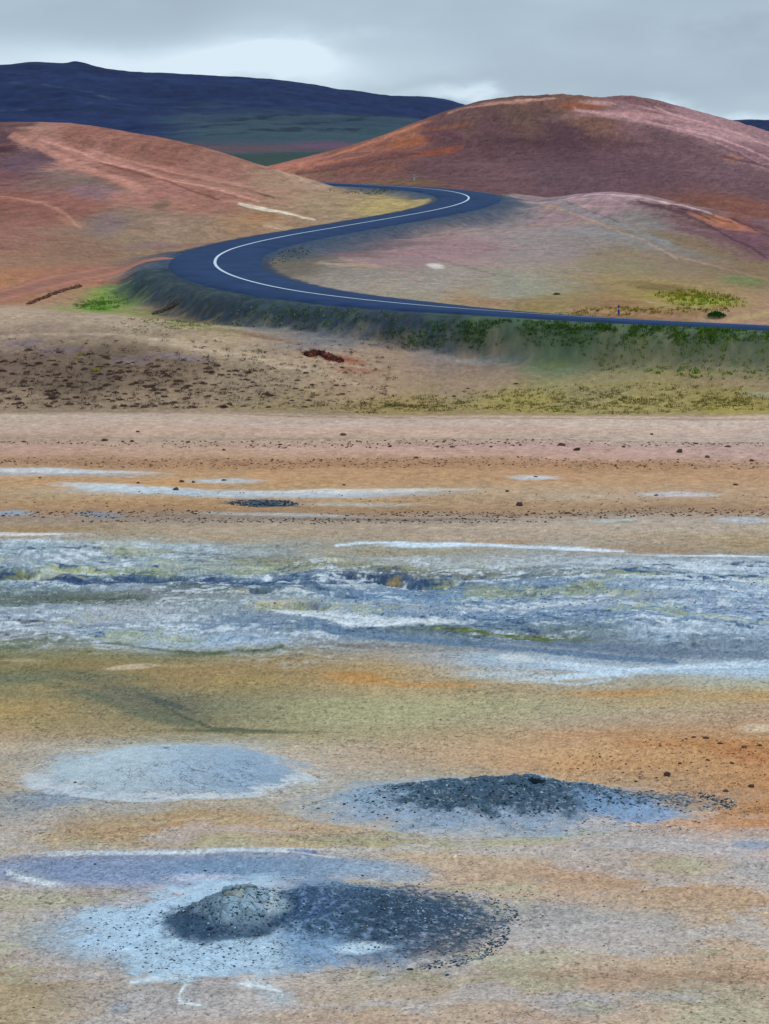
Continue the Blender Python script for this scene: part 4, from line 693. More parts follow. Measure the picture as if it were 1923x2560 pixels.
# the reddish dirt track that climbs from the left to the bend
tp = np.array([at(px, py) for px, py in [(-260, 790), (-120, 766), (0, 741), (60, 725), (154, 701), (270, 677), (350, 660), (404, 648), (430, 640)]]); tp = resample(tp, .5); tp = smooth(tp, kern)[8:-8]
tt_ = np.gradient(tp, axis=0); tt_ /= np.linalg.norm(tt_, axis=1)[:, None]; tn_ = np.stack([-tt_[:, 1], tt_[:, 0]], 1); of_ = np.array([-2.5, -1.9, -1.3, -.8, 0, .8, 1.3, 1.9, 2.5]); dz_ = [-.12, .05, .01, .05, .09, .05, .01, .05, -.12]
G_ = tp[:, None] + tn_[:, None] * of_[None, :, None] * (1 + .15 * fbm(tp[:, 0], tp[:, 1], 3, 3, 905)[:, None, None]); zz = np.atleast_1d(zq(G_[..., 0].ravel(), G_[..., 1].ravel())).reshape(len(tp), 9); zz = zz + np.array(dz_)[None] + .04
tc_ = np.array([alb(c_) for c_ in [(154, 116, 98), (156, 110, 94), (170, 122, 106), (154, 108, 94), (146, 106, 92), (154, 108, 94), (170, 122, 106), (156, 110, 94), (154, 116, 98)]]); tc_ = (tc_[None] * (1 + .3 * fbm(G_[..., 0].ravel(), G_[..., 1].ravel(), 1.5, 4, 907, .7).reshape(len(tp), 9)[..., None]))
o = mesh_obj('dirt_track', np.concatenate([G_, zz[..., None]], 2).reshape(-1, 3), grid_faces(len(tp), 9), M_hill, tc_.reshape(-1, 3)); o['kind'] = 'structure'

# ---------------------------------------------------------------- helpers for things
def tag(o, label, cat, group=None, kind=None):
    if label: o['label'] = label
    if cat: o['category'] = cat
    if group: o['group'] = group
    if kind: o['kind'] = kind
    return o
def empty(name, loc, label, cat, group=None):
    o = bpy.data.objects.new(name, None); sc.collection.objects.link(o); o.location = loc; o.empty_display_size = .2
    return tag(o, label, cat, group)
ph = (1 + 5 ** .5) / 2
ICO = np.array([(-1, ph, 0), (1, ph, 0), (-1, -ph, 0), (1, -ph, 0), (0, -1, ph), (0, 1, ph), (0, -1, -ph), (0, 1, -ph), (ph, 0, -1), (ph, 0, 1), (-ph, 0, -1), (-ph, 0, 1)]) / 1.9
ICF = np.array([(0, 11, 5), (0, 5, 1), (0, 1, 7), (0, 7, 10), (0, 10, 11), (1, 5, 9), (5, 11, 4), (11, 10, 2), (10, 7, 6), (7, 1, 8), (3, 9, 4), (3, 4, 2), (3, 2, 6), (3, 6, 8), (3, 8, 9), (4, 9, 5), (2, 4, 11), (6, 2, 10), (8, 6, 7), (9, 8, 1)])
rng = np.random.default_rng(7)
def stones(name, P, size, cols, flat=.6, parent=None, zf=None):
    n = len(P); V = np.repeat(ICO[None], n, 0) * (1 + rng.uniform(-.32, .32, (n, 12, 1)))
    sc3 = size[:, None] * rng.uniform(.6, 1.3, (n, 3)) * np.array([1, 1, flat]); V = V * sc3[:, None]
    a = rng.uniform(0, 6.28, n); ca, sa = np.cos(a)[:, None], np.sin(a)[:, None]
    V = np.stack([V[..., 0] * ca - V[..., 1] * sa, V[..., 0] * sa + V[..., 1] * ca, V[..., 2]], -1)
    z = zq(P[:, 0], P[:, 1]) if zf is None else zf; V += np.stack([P[:, 0], P[:, 1], z + size * flat * .25], 1)[:, None]
    Fc = (ICF[None] + (np.arange(n) * 12)[:, None, None]).reshape(-1, 3)
    return mesh_obj(name, V.reshape(-1, 3), Fc, M_stone, np.repeat(cols, 12, 0), parent, smooth=False)
def shades(n, *cs):
    c = np.array([alb(x) for x in cs])[rng.integers(0, len(cs), n)]; return c * rng.uniform(.7, 1.35, (n, 1))
def scatter(px, py, rx, ry, n, pw=.5):      # random points over an ellipse of ground, denser in its middle
    P = Patch(px, py, rx, ry, 0); a = rng.uniform(0, 6.283, n); r = rng.uniform(0, 1, n) ** pw
    return P.c[None] + (r * np.cos(a))[:, None] * P.u[None] + (r * np.sin(a))[:, None] * P.v[None]

# ---------------------------------------------------------------- mud mounds
def mound(kind, na=520, nrr=240):
    c, a, b = MD[kind]; t = np.linspace(0, 2 * np.pi, na, endpoint=False); r = np.linspace(.002, 1.05, nrr)
    RR, TT = np.meshgrid(r, t, indexing='ij'); X = (c[0] + a * RR * np.cos(TT)).ravel().astype(np.float32); Y = (c[1] + b * RR * np.sin(TT)).ravel().astype(np.float32)
    nz = noises(X, Y); z0 = relief(X, Y, X * 0); h, rr = HF[kind](X, Y)
    ring = RR.ravel()
    Zm = z0 + h + .012 * (1 - sstep(.9, 1.0, ring)) - .05 * sstep(1.0, 1.05, ring) + .004
    C = colour(X, Y, nz, X * 0)
    n1 = fbm(X, Y, .25, 4, 501, .7); n2 = fbm(X, Y, .9, 4, 503, .6)
    rr = rr + .20 * nz[2] + .16 * nz[1] + .08 * nz[0]
    def mix(c_, w):
        nonlocal C
        w = np.clip(w, 0, 1)[:, None]; C = C * (1 - w) + alb(c_) * w
    if kind == 'front':
        d = ell(X, Y, DOME, 1.45, 1.7)
        mix((172, 200, 224), sstep(.98, .78, rr + .15 * n2) * sstep(.3, -.5, (X - c[0]) * .4) * .9)
        mix((112, 146, 182), sstep(.9, .6, rr) * sstep(-.5, .5, X - c[0]) * .8)
        mix((104, 136, 196), (1 - sstep(.5, 1.1, ell(X, Y, (DOME[0] + 1.75, DOME[1] + .1), .8, 1.3))) * .6)
        e = ell(X, Y, (c[0] + 1.9, c[1] + .5), 3.6, 2.8)
        mix((52, 78, 106), sstep(1.05, .7, e + .3 * n2) * sstep(-.25, .3, n1 + .35 * n2 + .5 * (1 - e)) * .9)
        e = ell(X, Y, (c[0] + 3.0, c[1] - .6), 1.9, 2.8); mix((52, 72, 94), sstep(1.1, .6, e + .35 * n2) * sstep(-.35, .2, n1 + .2) * .85)
        mix((182, 206, 226), sstep(1.1, .5, ell(X, Y, wp(905, 2385), .75, .35) + .4 * n2))
        mix((50, 78, 108), sstep(1.12, .95, d + .12 * n2) * .9)
        e_, tn_ = crust(X, Y); on_ = 1 - sstep(.60, .85, d + .15 * tn_ + .12 * n2 - .12 * (X - DOME[0]))
        mix((150, 178, 198), on_ * (.85 + .15 * tn_)); mix((172, 190, 200), on_ * sstep(.1, .4, tn_) * .7); mix((164, 174, 168), on_ * sstep(.5, .2, ell(X, Y, (DOME[0] + .0, DOME[1] + .45), .8, .7)) * .8)
        mix((40, 60, 82), sstep(.03, .008, e_) * on_ * .45)
        mix((78, 104, 130), sstep(.0, .4, n1) * sstep(1.1, .9, d) * .5 * (1 - .7 * on_))
        mix((50, 74, 100), sstep(1.25, 1.05, d + .3 * n1) * sstep(.1, -.5, X - DOME[0]) * .45)
    if kind == 'dark':
        mix((138, 166, 194), sstep(1.05, .62, rr + .15 * n2) * .8); mix((150, 178, 204), sstep(.3, .6, n2) * sstep(1, .8, rr) * .4)
        mix((176, 186, 194), sstep(.8, .95, rr) * sstep(1.1, 1.0, rr) * sstep(0, -1, Y - c[1]) * .35)
        p = wp(1230, 2016); e = ell(X, Y, (p[0], p[1]), 3.7, 2.3); s_ = (X - p[0]) * .12 + (Y - p[1]) * .5
        mix((52, 78, 100), sstep(1.0, .70, e + .35 * n2 - .25 * s_) * sstep(-.15, .45, n1 + .25 + .5 * (1 - e)) * .9)
        mix((126, 158, 196), sstep(1.1, .6, ell(X, Y, wp(1570, 2030), 1.5, 1.5) + .35 * n2 + .3 * n1) * .8)
        q_ = wp(1640, 1995); mix((62, 80, 96), sstep(1.1, .5, ell(X, Y, q_, 1.9, 1.2) + .4 * n2) * sstep(-.2, .3, n1 + .1) * .8)
        v = wp(1350, 1985); mix((160, 184, 200), sstep(1.1, .7, ell(X, Y, (v[0], v[1] + .3), .42, .4) + .3 * n1)); mix((24, 40, 54), sstep(1.1, .7, ell(X, Y, (v[0] - .1, v[1] - .5), .3, .22) + .2 * n1))
    if kind == 'pale':
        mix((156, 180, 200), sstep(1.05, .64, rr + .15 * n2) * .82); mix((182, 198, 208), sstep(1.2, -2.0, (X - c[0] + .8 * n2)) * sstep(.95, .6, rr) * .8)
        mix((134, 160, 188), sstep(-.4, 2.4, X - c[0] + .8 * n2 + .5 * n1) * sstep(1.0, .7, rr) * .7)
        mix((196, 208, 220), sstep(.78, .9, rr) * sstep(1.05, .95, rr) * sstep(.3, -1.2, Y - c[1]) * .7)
        mix((90, 108, 124), sstep(.25, .5, fbm(X * .6, Y, .3, 3, 511)) * (1 - sstep(.4, 1.0, ell(X, Y, wp(440, 1900), .9, 1.0))) * .8)
    C *= np.clip(1 + .22 * n1 + .1 * n2, .5, 1.6)[:, None]
    i = np.arange(nrr - 1)[:, None] * na; j = np.arange(na)[None]; j2 = (np.arange(na) + 1)[None] % na
    Fq = np.stack([(i + j).ravel(), (i + na + j).ravel(), (i + na + j2).ravel(), (i + j2).ravel()], 1)
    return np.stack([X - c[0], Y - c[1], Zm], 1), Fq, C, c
roots = {}
for kind, lab in [('front', 'nearest grey blue mud mound with a cracked crust dome and dark rubble to its right'),
                  ('dark', 'mud mound on the right whose crest is covered in blackish rubble'),
                  ('pale', 'smooth pale mud mound on the left with a whitish rim and hardly any rubble')]:
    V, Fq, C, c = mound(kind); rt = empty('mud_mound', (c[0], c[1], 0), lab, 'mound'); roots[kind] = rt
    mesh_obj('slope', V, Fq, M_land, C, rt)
def rub(kind, P, size, cols):
    rt = roots[kind]; o = stones('rubble', P, size, cols); me = o.data
    co_ = np.empty(len(me.vertices) * 3, np.float32); me.vertices.foreach_get('co', co_); co_ = co_.reshape(-1, 3); co_ -= np.array(rt.location, np.float32); me.vertices.foreach_set('co', co_.ravel())
    o.parent = rt; o['kind'] = 'stuff'
def around(cx, cy, a, b, n, pw=.5):
    t = rng.uniform(0, 6.283, n); r = rng.uniform(0, 1, n) ** pw; return np.stack([cx + a * r * np.cos(t), cy + b * r * np.sin(t)], 1)
DK = [(40, 62, 82), (54, 80, 100), (72, 100, 122), (34, 52, 66), (110, 136, 154), (86, 98, 104)]
c = MD['front'][0]
P = np.concatenate([around(c[0] + 2.0, c[1] + .6, 3.3, 2.4, 4200, .7), around(c[0] + 3.1, c[1] - .6, 1.9, 2.9, 3400, .6), around(DOME[0], DOME[1], 1.75, 2.0, 900, .35), around(c[0] - 1.6, c[1] - .9, 2.8, 2.4, 3200, .6), around(c[0], c[1], 4.8, 4.1, 1600)])
rub('front', P, .012 + .03 * rng.uniform(0, 1, len(P)) ** 2.5, shades(len(P), *DK, *DK, *DK, (150, 176, 200)))
p = wp(1230, 2016); q2 = wp(1640, 2000)
P = np.concatenate([around(p[0], p[1] + .2, 3.7, 2.0, 3200, .6), around(q2[0], q2[1], 2.2, 1.3, 1400, .6), around(MD['dark'][0][0], MD['dark'][0][1] - .6, 5.2, 2.4, 900)])
rub('dark', P, .014 + .04 * rng.uniform(0, 1, len(P)) ** 2.5, shades(len(P), *DK, *DK, *DK, (170, 190, 190)))
P = around(*MD['pale'][0], 4.2, 3.3, 500)
rub('pale', P, .01 + .02 * rng.uniform(0, 1, len(P)) ** 2, shades(len(P), (90, 108, 124), (120, 140, 160)))

# crust plates on top of the nearest mound: broken mud shell, each plate its own slab
M_crust = mat_land('mud_crust', .35, .5, False)
RC = .42; pc = (DOME[0] + .16, DOME[1] + .12)
S = np.array([(pc[0] - .20, pc[1] + .14), (pc[0] + .16, pc[1] + .20), (pc[0] + .24, pc[1] - .10), (pc[0] - .05, pc[1] - .22)]); rt = roots['front']; CRC = [(140, 154, 156), (120, 144, 164), (134, 160, 178), (150, 164, 160)]
for i in range(len(S)):
    ring = []
    for t in np.linspace(0, 2 * np.pi, 26, endpoint=False):
        dx, dy = math.cos(t), math.sin(t); r = .02
        while r < .7:
            x, y = S[i, 0] + dx * r, S[i, 1] + dy * r
            dj = min(math.hypot(x - S[j, 0], y - S[j, 1]) for j in range(len(S)) if j != i)
            if dj < r + .004 + .05 * max(0, fbm(np.array([x]), np.array([y]), .4, 2, 611)[0]) or math.hypot(x - pc[0], (y - pc[1]) / 1.05) > RC: break
            r += .01
        r *= rng.uniform(.94, 1.0); ring.append((S[i, 0] + dx * r, S[i, 1] + dy * r))
    ring = np.array(ring); k = len(ring); mid = ring.mean(0); tl = rng.uniform(-.035, .035, 2); lift = rng.uniform(-.005, .01); base_c = alb([(118, 144, 162), (128, 150, 162), (134, 158, 176), (138, 152, 152)][i % 4])
    if i < 2: lift = .03; tl = np.array([.02, -.07])
    lay = []; cc = []
    for f_, dz_ in [(0, .012), (.35, .01), (.7, .006), (.93, -.004), (1, -.014), (.99, -.05)]:
        R_ = mid + (ring - mid) * max(f_, .01); h, _ = h_front(R_[:, 0].astype(np.float32), R_[:, 1].astype(np.float32))
        z = h + lift + dz_ + .012 + (R_ - mid) @ tl + .022 * fbm(R_[:, 0], R_[:, 1], .15, 3, 601); lay.append(np.column_stack([R_ - c[:2], z]))
        cc.append(np.tile(base_c, (k, 1)) * (1 + .6 * fbm(R_[:, 0], R_[:, 1], .3, 3, 603)[:, None]))
    V = np.concatenate(lay); Fq = []
    for a in range(5):
        for b in range(k): Fq.append((a * k + b, (a + 1) * k + b, (a + 1) * k + (b + 1) % k, a * k + (b + 1) % k))
    mesh_obj('crust_plate', V, Fq, M_crust, np.concatenate(cc), rt)

# ---------------------------------------------------------------- stones lying loose: gravel as one mass, the larger ones one by one
def plain_pts(n, y0=2560, y1=1055, pw=1.0):
    qy = rng.uniform(0, 1, n) ** pw * (y0 - y1) + y1; px = rng.uniform(-150, 2073, n); return np.stack([(px - CX) / (qy - HY) * CZ, CZ * F / (qy - HY)], 1), qy
P, qy = plain_pts(4200, 2560, 1700); keep = fbm(P[:, 0], P[:, 1], 2.5, 3, 701) > -.15; P = P[keep]; n = len(P)
G = [P]; Sz = [.008 + .022 * rng.uniform(0, 1, n) ** 3]; Cc = [shades(n, (110, 96, 84), (90, 84, 84), (140, 120, 100), (170, 158, 144))]
for (px, py, rx, ry, n, s0, cs) in [(1750, 1900, 330, 60, 420, .04, ((110, 84, 60), (90, 76, 66), (150, 112, 76))), (1500, 2010, 420, 60, 500, .04, ((80, 84, 88), (120, 108, 96))), (1330, 2070, 420, 16, 420, .03, ((70, 76, 86), (120, 120, 124))),
        (1100, 2330, 160, 90, 500, .035, ((60, 70, 80), (90, 92, 94))), (1250, 2270, 180, 60, 160, .03, ((90, 92, 94), (110, 104, 96))), (960, 1110, 1150, 9, 620, .10, ((104, 76, 64), (84, 64, 60), (130, 92, 74))), (960, 1158, 1150, 14, 900, .09, ((130, 92, 64), (110, 78, 58))),
        (1500, 1285, 700, 10, 500, .09, ((96, 74, 60), (84, 66, 58), (130, 96, 70))), (800, 1304, 600, 6, 300, .08, ((84, 70, 62), (66, 60, 60))), (250, 1285, 330, 10, 180, .09, ((70, 66, 70), (96, 80, 66))), (660, 1254, 90, 8, 260, .10, ((46, 64, 84), (70, 96, 116))),
        (960, 1480, 1100, 70, 1500, .05, ((60, 84, 112), (90, 112, 136), (180, 198, 212))), (1000, 1250, 1100, 26, 300, .06, ((120, 92, 68), (96, 80, 68)))]:
    Q = scatter(px, py, rx, ry, n); G.append(Q); Sz.append(s0 * (.35 + .65 * rng.uniform(0, 1, n) ** 2)); Cc.append(shades(n, *cs))
P = np.concatenate(G); P = P[:, :]; o = stones('gravel', P, np.concatenate(Sz), np.concatenate(Cc)); o['kind'] = 'stuff'; o['label'] = 'loose gravel scattered over the ochre plain'
var = []
for k in range(6):
    V = ICO * (1 + rng.uniform(-.3, .3, (12, 1))) * np.array([1, rng.uniform(.7, 1.1), .62])
    me_o = mesh_obj('stone', V, ICF, M_stone, np.tile(alb((92, 74, 66)) * rng.uniform(.7, 1.2), (12, 1)), smooth=False)
    sub = me_o.modifiers.new('s', 'SUBSURF'); sub.levels = sub.render_levels = 2; sub.subdivision_type = 'SIMPLE'
    var.append(me_o.data); bpy.data.objects.remove(me_o)
def stone(X, Y, s, me=None, z=None):
    o = bpy.data.objects.new('stone', me or var[int(rng.integers(0, 6))]); sc.collection.objects.link(o)
    z = float(np.atleast_1d(zq(np.array([X]), np.array([Y])))[0]) if z is None else z
    o.location = (X, Y, z + s * .2); o.scale = (s * rng.uniform(.8, 1.5), s, s * rng.uniform(.7, 1)); o.rotation_euler = (0, 0, rng.uniform(0, 6.28)); return o
def stone_at(px, py, s, me=None): p = at(px, py); return stone(p[0], p[1], s, me)
_mo = mesh_obj('stone', ICO * (1 + rng.uniform(-.25, .25, (12, 1))) * np.array([1, .8, .62]), ICF, M_stone, np.tile(alb((58, 76, 96)), (12, 1)), smooth=False); mud_me = _mo.data; bpy.data.objects.remove(_mo)
for px, py, s in [(262, 1104, .26), (330, 1105, .18), (345, 1082, .14), (858, 1090, .22), (1228, 1120, .15), (1405, 1116, .28), (1442, 1128, .30), (1700, 1130, .28), (1768, 1142, .22), (1740, 1108, .16), (1630, 1085, .16), (1820, 1118, .2), (975, 1116, .2), (700, 1110, .16), (1130, 1118, .16), (1300, 1117, .14), (560, 1124, .15), (1560, 1120, .16), (60, 1108, .17), (470, 1106, .13), (1880, 1150, .2), (1040, 1146, .16)]:
    tag(stone_at(px, py, s), 'small dark brown stone lying in the pink gravel strip across the plain', 'stone', 'dark stones on the pink gravel strip')
for px, py, s in [(455, 1203, .2), (484, 1204, .14), (345, 1208, .12), (440, 1226, .2), (860, 1211, .12), (1268, 1233, .15), (1340, 1197, .12), (1300, 1262, .24), (1640, 1240, .12), (1840, 1215, .14), (560, 1199, .15), (100, 1198, .12)]:
    tag(stone_at(px, py, s), 'small dark stone among the white streaks on the orange flat', 'stone', 'dark stones among the white streaks')
for px, py, s in [(1668, 1930, .16), (1735, 1846, .08), (1766, 1848, .10), (1716, 1850, .06), (1640, 1935, .05), (1880, 1962, .12), (1815, 1972, .10), (1590, 1943, .06), (1860, 1870, .09), (1800, 1862, .08), (1770, 1900, .06), (1830, 1905, .07), (1900, 1866, .09), (1500, 1888, .05), (1395, 1900, .05), (1700, 1905, .06)]:
    tag(stone_at(px, py, s), 'small brown rock on the orange ground behind the right mound', 'stone', 'brown rocks on the orange ground')
for px, py, s, lab in [(188, 1966, .06, 'black pebble on the white rim at the foot of the pale left mound'), (1025, 2430, .06, 'dark pebble below the rubble of the nearest mound, beside a smaller one'), (1118, 2443, .05, 'dark pebble on bare pale ground, right of the nearest mound foot'),
                       (526, 2352, .09, 'dark clod lying just below the cracked dome of the nearest mound'), (238, 2160, .05, 'pale pebble on the blue grey mud at upper left of the nearest mound'), (513, 2176, .045, 'dark pebble above and left of the cracked dome')]:
    tag(stone_at(px, py, s, mud_me if py > 2100 and 'pale pebble' not in lab else None), lab, 'stone')

# ---------------------------------------------------------------- scrub on the slope
M_leaf = {}
def leafmat(name, c):
    if name not in M_leaf: M_leaf[name] = mat_plain(name, c, .9, .3, 9)
    return M_leaf[name]
def tuft_mesh(name, mat, n, w, h, leaf, up=.5, seed=0):
    r = np.random.default_rng(seed); V = []; Fq = []
    for i in range(n):
        a = r.uniform(0, 6.28); rad = w * r.uniform(0, 1) ** .6; z = h * math.sqrt(max(0, 1 - (rad / w) ** 2)) * r.uniform(.25, 1)
        p = np.array([rad * math.cos(a), rad * math.sin(a), z]); d = r.normal(size=3); d[2] = abs(d[2]) * up * 2; d /= np.linalg.norm(d); s_ = np.cross(d, r.normal(size=3)); s_ /= np.linalg.norm(s_)
        L = leaf * r.uniform(.6, 1.4); b = len(V); V += [p - s_ * L * .35, p + s_ * L * .35, p + d * L + s_ * L * .12, p + d * L - s_ * L * .12]; Fq.append((b, b + 1, b + 2, b + 3))
    for i in range(max(5, n // 16)):              # woody stems from the root
        a = r.uniform(0, 6.28); e = np.array([w * .7 * math.cos(a), w * .7 * math.sin(a), h * r.uniform(.4, .8)]); s_ = np.array([-math.sin(a), math.cos(a), 0]) * .012
        b = len(V); V += [-s_, s_, e + s_ * .4, e - s_ * .4]; Fq.append((b, b + 1, b + 2, b + 3))
    o = mesh_obj(name, V, Fq, mat, smooth=False); me = o.data; bpy.data.objects.remove(o); return me
shr = [tuft_mesh('shrub', leafmat('brown_scrub_%s' % 'abc'[k % 3], [(104, 86, 76), (92, 74, 70), (116, 96, 82)][k % 3]), 230, .42, .26, .075, seed=k) for k in range(6)]
def put(me, name, X, Y, s, sz=1, sink=.03):
    o = bpy.data.objects.new(name, me); sc.collection.objects.link(o); z = float(np.atleast_1d(zq(np.array([X]), np.array([Y])))[0])
    o.location = (X, Y, z - sink); o.scale = (s * rng.uniform(.9, 1.5), s, s * sz); o.rotation_euler = (0, 0, rng.uniform(-.5, .5)); return o
cnt = 0; tries = 0
while cnt < 285 and tries < 6000:
    tries += 1; px = rng.uniform(-20, 860); py = rng.uniform(865, 1022)
    dens = sstep(860 + max(0, px - 300) * .12, 930, py) * (1 if px < 560 else .55) * (1 - .75 * sstep(640, 860, px)) + .06
    if rng.uniform() > dens: continue
    p = at(px, py)
    if p[1] < 183 or p[1] > 216: continue
    s = rng.uniform(.28, .68) * (1 if px < 600 else .8)
    tag(put(shr[int(rng.integers(0, 6))], 'shrub', p[0], p[1], s), 'low dark brown scrub clump on the beige slope at left, below the road', 'shrub', 'dark scrub clumps on the left slope'); cnt += 1
for px, py, s in [(1135, 990, .5), (1392, 735, .35), (1170, 968, .4), (1290, 960, .4), (930, 995, .4), (1060, 1020, .4), (1670, 1030, .4), (860, 968, .4)]:
    if py < 800: continue
    p = at(px, py); tag(put(shr[1], 'shrub', p[0], p[1], s), 'small brown scrub clump on the grassy slope at right, below the road', 'shrub', 'scrub clumps on the right slope')
V = []; k = 0
r4 = rng
while k < 1500:                                     # the sparse fine scrub between the clumps, too small to count
    px = r4.uniform(-20, 1000); py = r4.uniform(850, 1024); k += 1
    if r4.uniform() > .25 + .75 * sstep(860, 940, py) * (1 - .7 * sstep(560, 900, px)): continue
    p = at(px, py)
    if p[1] < 182.5 or p[1] > 216 or k % 1 : continue
    z = float(np.atleast_1d(zq(p[:1], p[1:]))[0]); m_ = r4.uniform(.08, .22)
    for _ in range(22):
        q_ = np.array([p[0], p[1], z]) + r4.normal(0, 1, 3) * m_ * np.array([.7, .7, .0]) + np.array([0, 0, r4.uniform(0, m_ * .8)]); d = r4.normal(0, 1, 3) * m_ * .28; e = r4.normal(0, 1, 3) * m_ * .28; V += [q_, q_ + d, q_ + e]
o = mesh_obj('low_scrub', V, np.arange(len(V)).reshape(-1, 3), leafmat('brown_scrub_b', (82, 66, 58)), smooth=False); o['kind'] = 'stuff'; o['label'] = 'fine dark scrub thinly covering the beige slope'
p = at(1392, 737); tag(put(tuft_mesh('shrub', leafmat('dark_scrub', (40, 44, 40)), 130, .42, .4, .12, seed=30), 'shrub', p[0], p[1], .55), 'lone blackish shrub on the pale hillside above the lower road', 'shrub')
p = at(1790, 786); tag(put(tuft_mesh('shrub', leafmat('bright_green', (40, 96, 40)), 420, .9, .42, .16, seed=31), 'shrub', p[0], p[1], .95), 'wide bright green shrub just above the road at right', 'shrub')
for px, py, lab in [(208, 884, 'upper of the two yellow green moss cushions among the dark scrub'), (240, 926, 'lower of the two yellow green moss cushions among the dark scrub')]:
    p = at(px, py); tag(put(tuft_mesh('moss_cushion', leafmat('moss', (160, 150, 44)), 260, .5, .2, .08, seed=33), 'moss_cushion', p[0], p[1], .9), lab, 'moss cushion')
# broken red banks
M_bank = mat_land('red_bank', .4, .6, False)
def bank_rocks(pts, s, cs, lab):
    a = at(*pts[0]); rt = empty('rock_outcrop', (a[0], a[1], 0), lab, 'rock outcrop'); n = 0; Q = []; 
    for (x0, y0), (x1, y1) in zip(pts[:-1], pts[1:]):
        for t in np.linspace(0, 1, 26): 
            for _ in range(5): Q.append(at(x0 + (x1 - x0) * t + rng.uniform(-4, 4), y0 + (y1 - y0) * t + rng.uniform(-2, 2)))
    Q = np.array(Q); o = stones('broken_rock', Q, s * rng.uniform(.4, 1.2, len(Q)), shades(len(Q), *cs), .8)
    me = o.data; co_ = np.empty(len(me.vertices) * 3, np.float32); me.vertices.foreach_get('co', co_); co_ = co_.reshape(-1, 3) - np.array(rt.location, np.float32); me.vertices.foreach_set('co', co_.ravel()); o.parent = rt
bank_rocks([(768, 887), (800, 883), (830, 896), (848, 900)], .26, [(80, 44, 38), (110, 60, 50), (60, 40, 36)], 'dark red broken rock ledge on the beige slope below the road bend')
bank_rocks([(70, 760), (110, 745), (154, 730), (200, 715)], .15, [(88, 66, 54), (120, 84, 72)], 'crumbling dark bank edge beside the red track at left')
bank_rocks([(385, 785), (420, 775), (447, 768)], .14, [(70, 62, 58), (96, 84, 76)], 'short dark broken ledge left below the road bend')

# ---------------------------------------------------------------- grass on the bank and the slope
def grass(name, spots, lab):
    V = []; Cl = []; 
    for (px, py, rx, ry, n, hgt, c1, c2) in spots:
        Q = scatter(px, py, rx, ry, n, .8); Q = Q[rng.uniform(0, 1, len(Q)) < .45 + 1.1 * fbm(Q[:, 0], Q[:, 1], 2.2, 3, 821, .7)]; rdd, rzz, _, _ = road_dist(Q[:, 0].astype(np.float32), Q[:, 1].astype(np.float32)); Q = Q[rdd > 6.0]; n = len(Q)
        if not n: continue
        z = np.atleast_1d(zq(Q[:, 0], Q[:, 1])); B = 6
        a = rng.uniform(0, 6.28, (n, B)); w = rng.uniform(.02, .05, (n, B)); hh = hgt * rng.uniform(.5, 1.3, (n, B)); ox = rng.normal(0, .09, (n, B)); oy = rng.normal(0, .09, (n, B))
        bx = Q[:, :1] + ox; by = Q[:, 1:2] + oy; bz = z[:, None] - .03 + 0 * ox
        tip = np.stack([bx + rng.normal(0, .08, (n, B)), by + rng.normal(0, .08, (n, B)), bz + hh], -1)
        p0 = np.stack([bx - w * np.cos(a), by - w * np.sin(a), bz], -1); p1 = np.stack([bx + w * np.cos(a), by + w * np.sin(a), bz], -1)
        V.append(np.stack([p0, p1, tip], 2).reshape(-1, 3)); t = rng.uniform(0, 1, (n, 1)); cc = 1.1 * (alb(c1) * t + alb(c2) * (1 - t)) * rng.uniform(.7, 1.3, (n, 1)); Cl.append(np.repeat(cc, B * 3, 0))
    V = np.concatenate(V); o = mesh_obj(name, V, np.arange(len(V)).reshape(-1, 3), M_hill, np.concatenate(Cl), smooth=False); o['kind'] = 'stuff'; o['label'] = lab
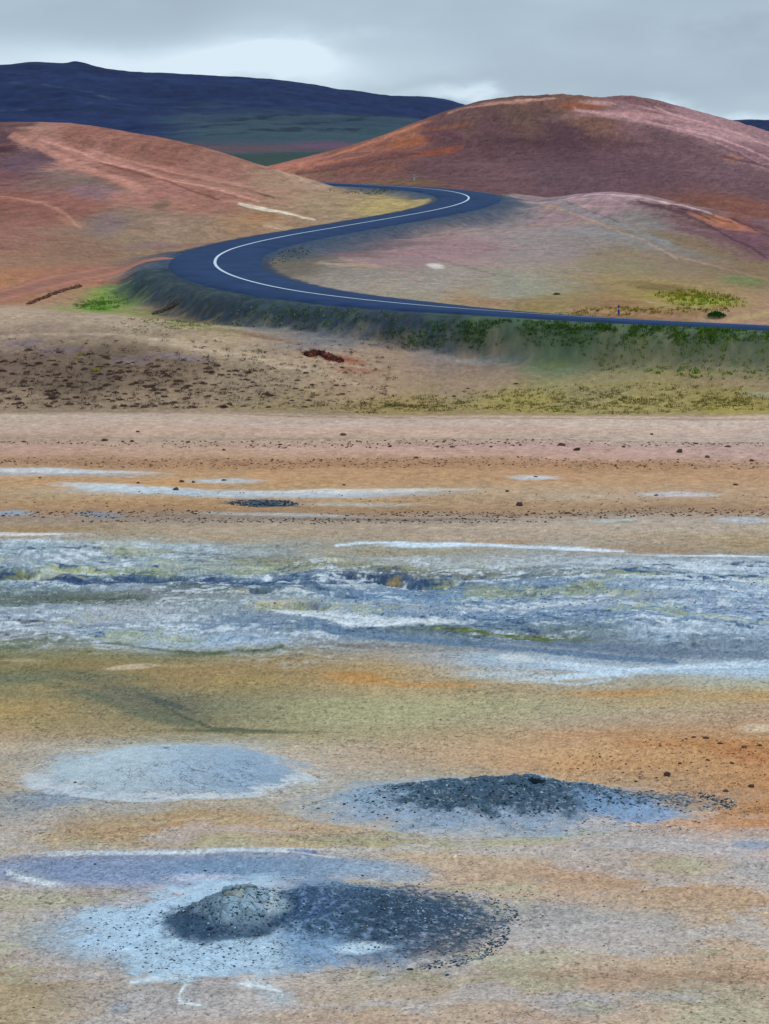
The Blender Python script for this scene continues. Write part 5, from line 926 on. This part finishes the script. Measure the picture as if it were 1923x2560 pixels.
grass('grass', [(1500, 842, 520, 32, 3200, .22, (52, 92, 44), (84, 116, 52)), (1750, 838, 300, 30, 2400, .24, (70, 116, 34), (120, 140, 50)), (1150, 850, 260, 34, 900, .2, (60, 90, 66), (90, 120, 70)), (800, 800, 300, 30, 900, .2, (70, 96, 90), (110, 130, 90)),
               (1450, 1005, 420, 34, 2600, .16, (146, 142, 72), (122, 116, 70)), (1000, 1015, 200, 20, 600, .16, (130, 124, 60), (110, 100, 60)), (1800, 1000, 250, 30, 900, .16, (146, 142, 78), (122, 114, 72)), (1750, 745, 110, 26, 700, .3, (160, 154, 44), (90, 120, 40)), (1600, 774, 220, 8, 500, .2, (150, 140, 60), (120, 110, 60)),
               (255, 760, 60, 22, 600, .2, (86, 140, 44), (110, 140, 70)), (450, 806, 150, 12, 500, .16, (110, 136, 60), (130, 130, 70)), (700, 630, 70, 30, 300, .25, (70, 80, 60), (96, 96, 66)), (950, 480, 130, 8, 400, .25, (120, 124, 60), (70, 90, 60))],
      'short green and yellow grass on the road bank and lower slopes')

# ---------------------------------------------------------------- roadside marker post
p = at(1547, 783); z = float(np.atleast_1d(zq(np.array([p[0]]), np.array([p[1]])))[0])
rt = empty('marker_post', (p[0], p[1], z), 'thin blue roadside marker post standing beyond the lower road', 'marker post')
def post(name, w, d, z0, z1, mat):
    V = []; 
    for zz, k in ((z0, 1), (z1 - .03, 1), (z1, .7)):
        for sx_, sy_ in ((-1, -1), (-.6, -1.3), (.6, -1.3), (1, -1), (1, 1), (-1, 1)): V.append((sx_ * w * k, sy_ * d * k, zz))
    Fq = [(a * 6 + b, a * 6 + (b + 1) % 6, a * 6 + 6 + (b + 1) % 6, a * 6 + 6 + b) for a in range(2) for b in range(6)] + [(12, 13, 14, 15), (12, 15, 16, 17)]
    return mesh_obj(name, V, Fq, mat, None, rt, False)
post('post', .07, .045, -.1, .8, mat_plain('blue_paint', (52, 62, 140), .5, .05)); post('reflector', .08, .055, .44, .60, mat_plain('pale_reflector', (150, 160, 210), .3, .03))
p = at(1037, 463); z = float(np.atleast_1d(zq(np.array([p[0]]), np.array([p[1] + 7])))[0])
rt = empty('marker_post', (p[0], p[1] + 7, z), 'small white marker post beyond the far arm of the road', 'marker post')
post('post', .12, .07, -.1, 1.1, mat_plain('white_paint', (190, 196, 200), .5, .05)); post('reflector', .13, .08, .75, .9, mat_plain('dark_reflector', (60, 70, 80), .3, .03))
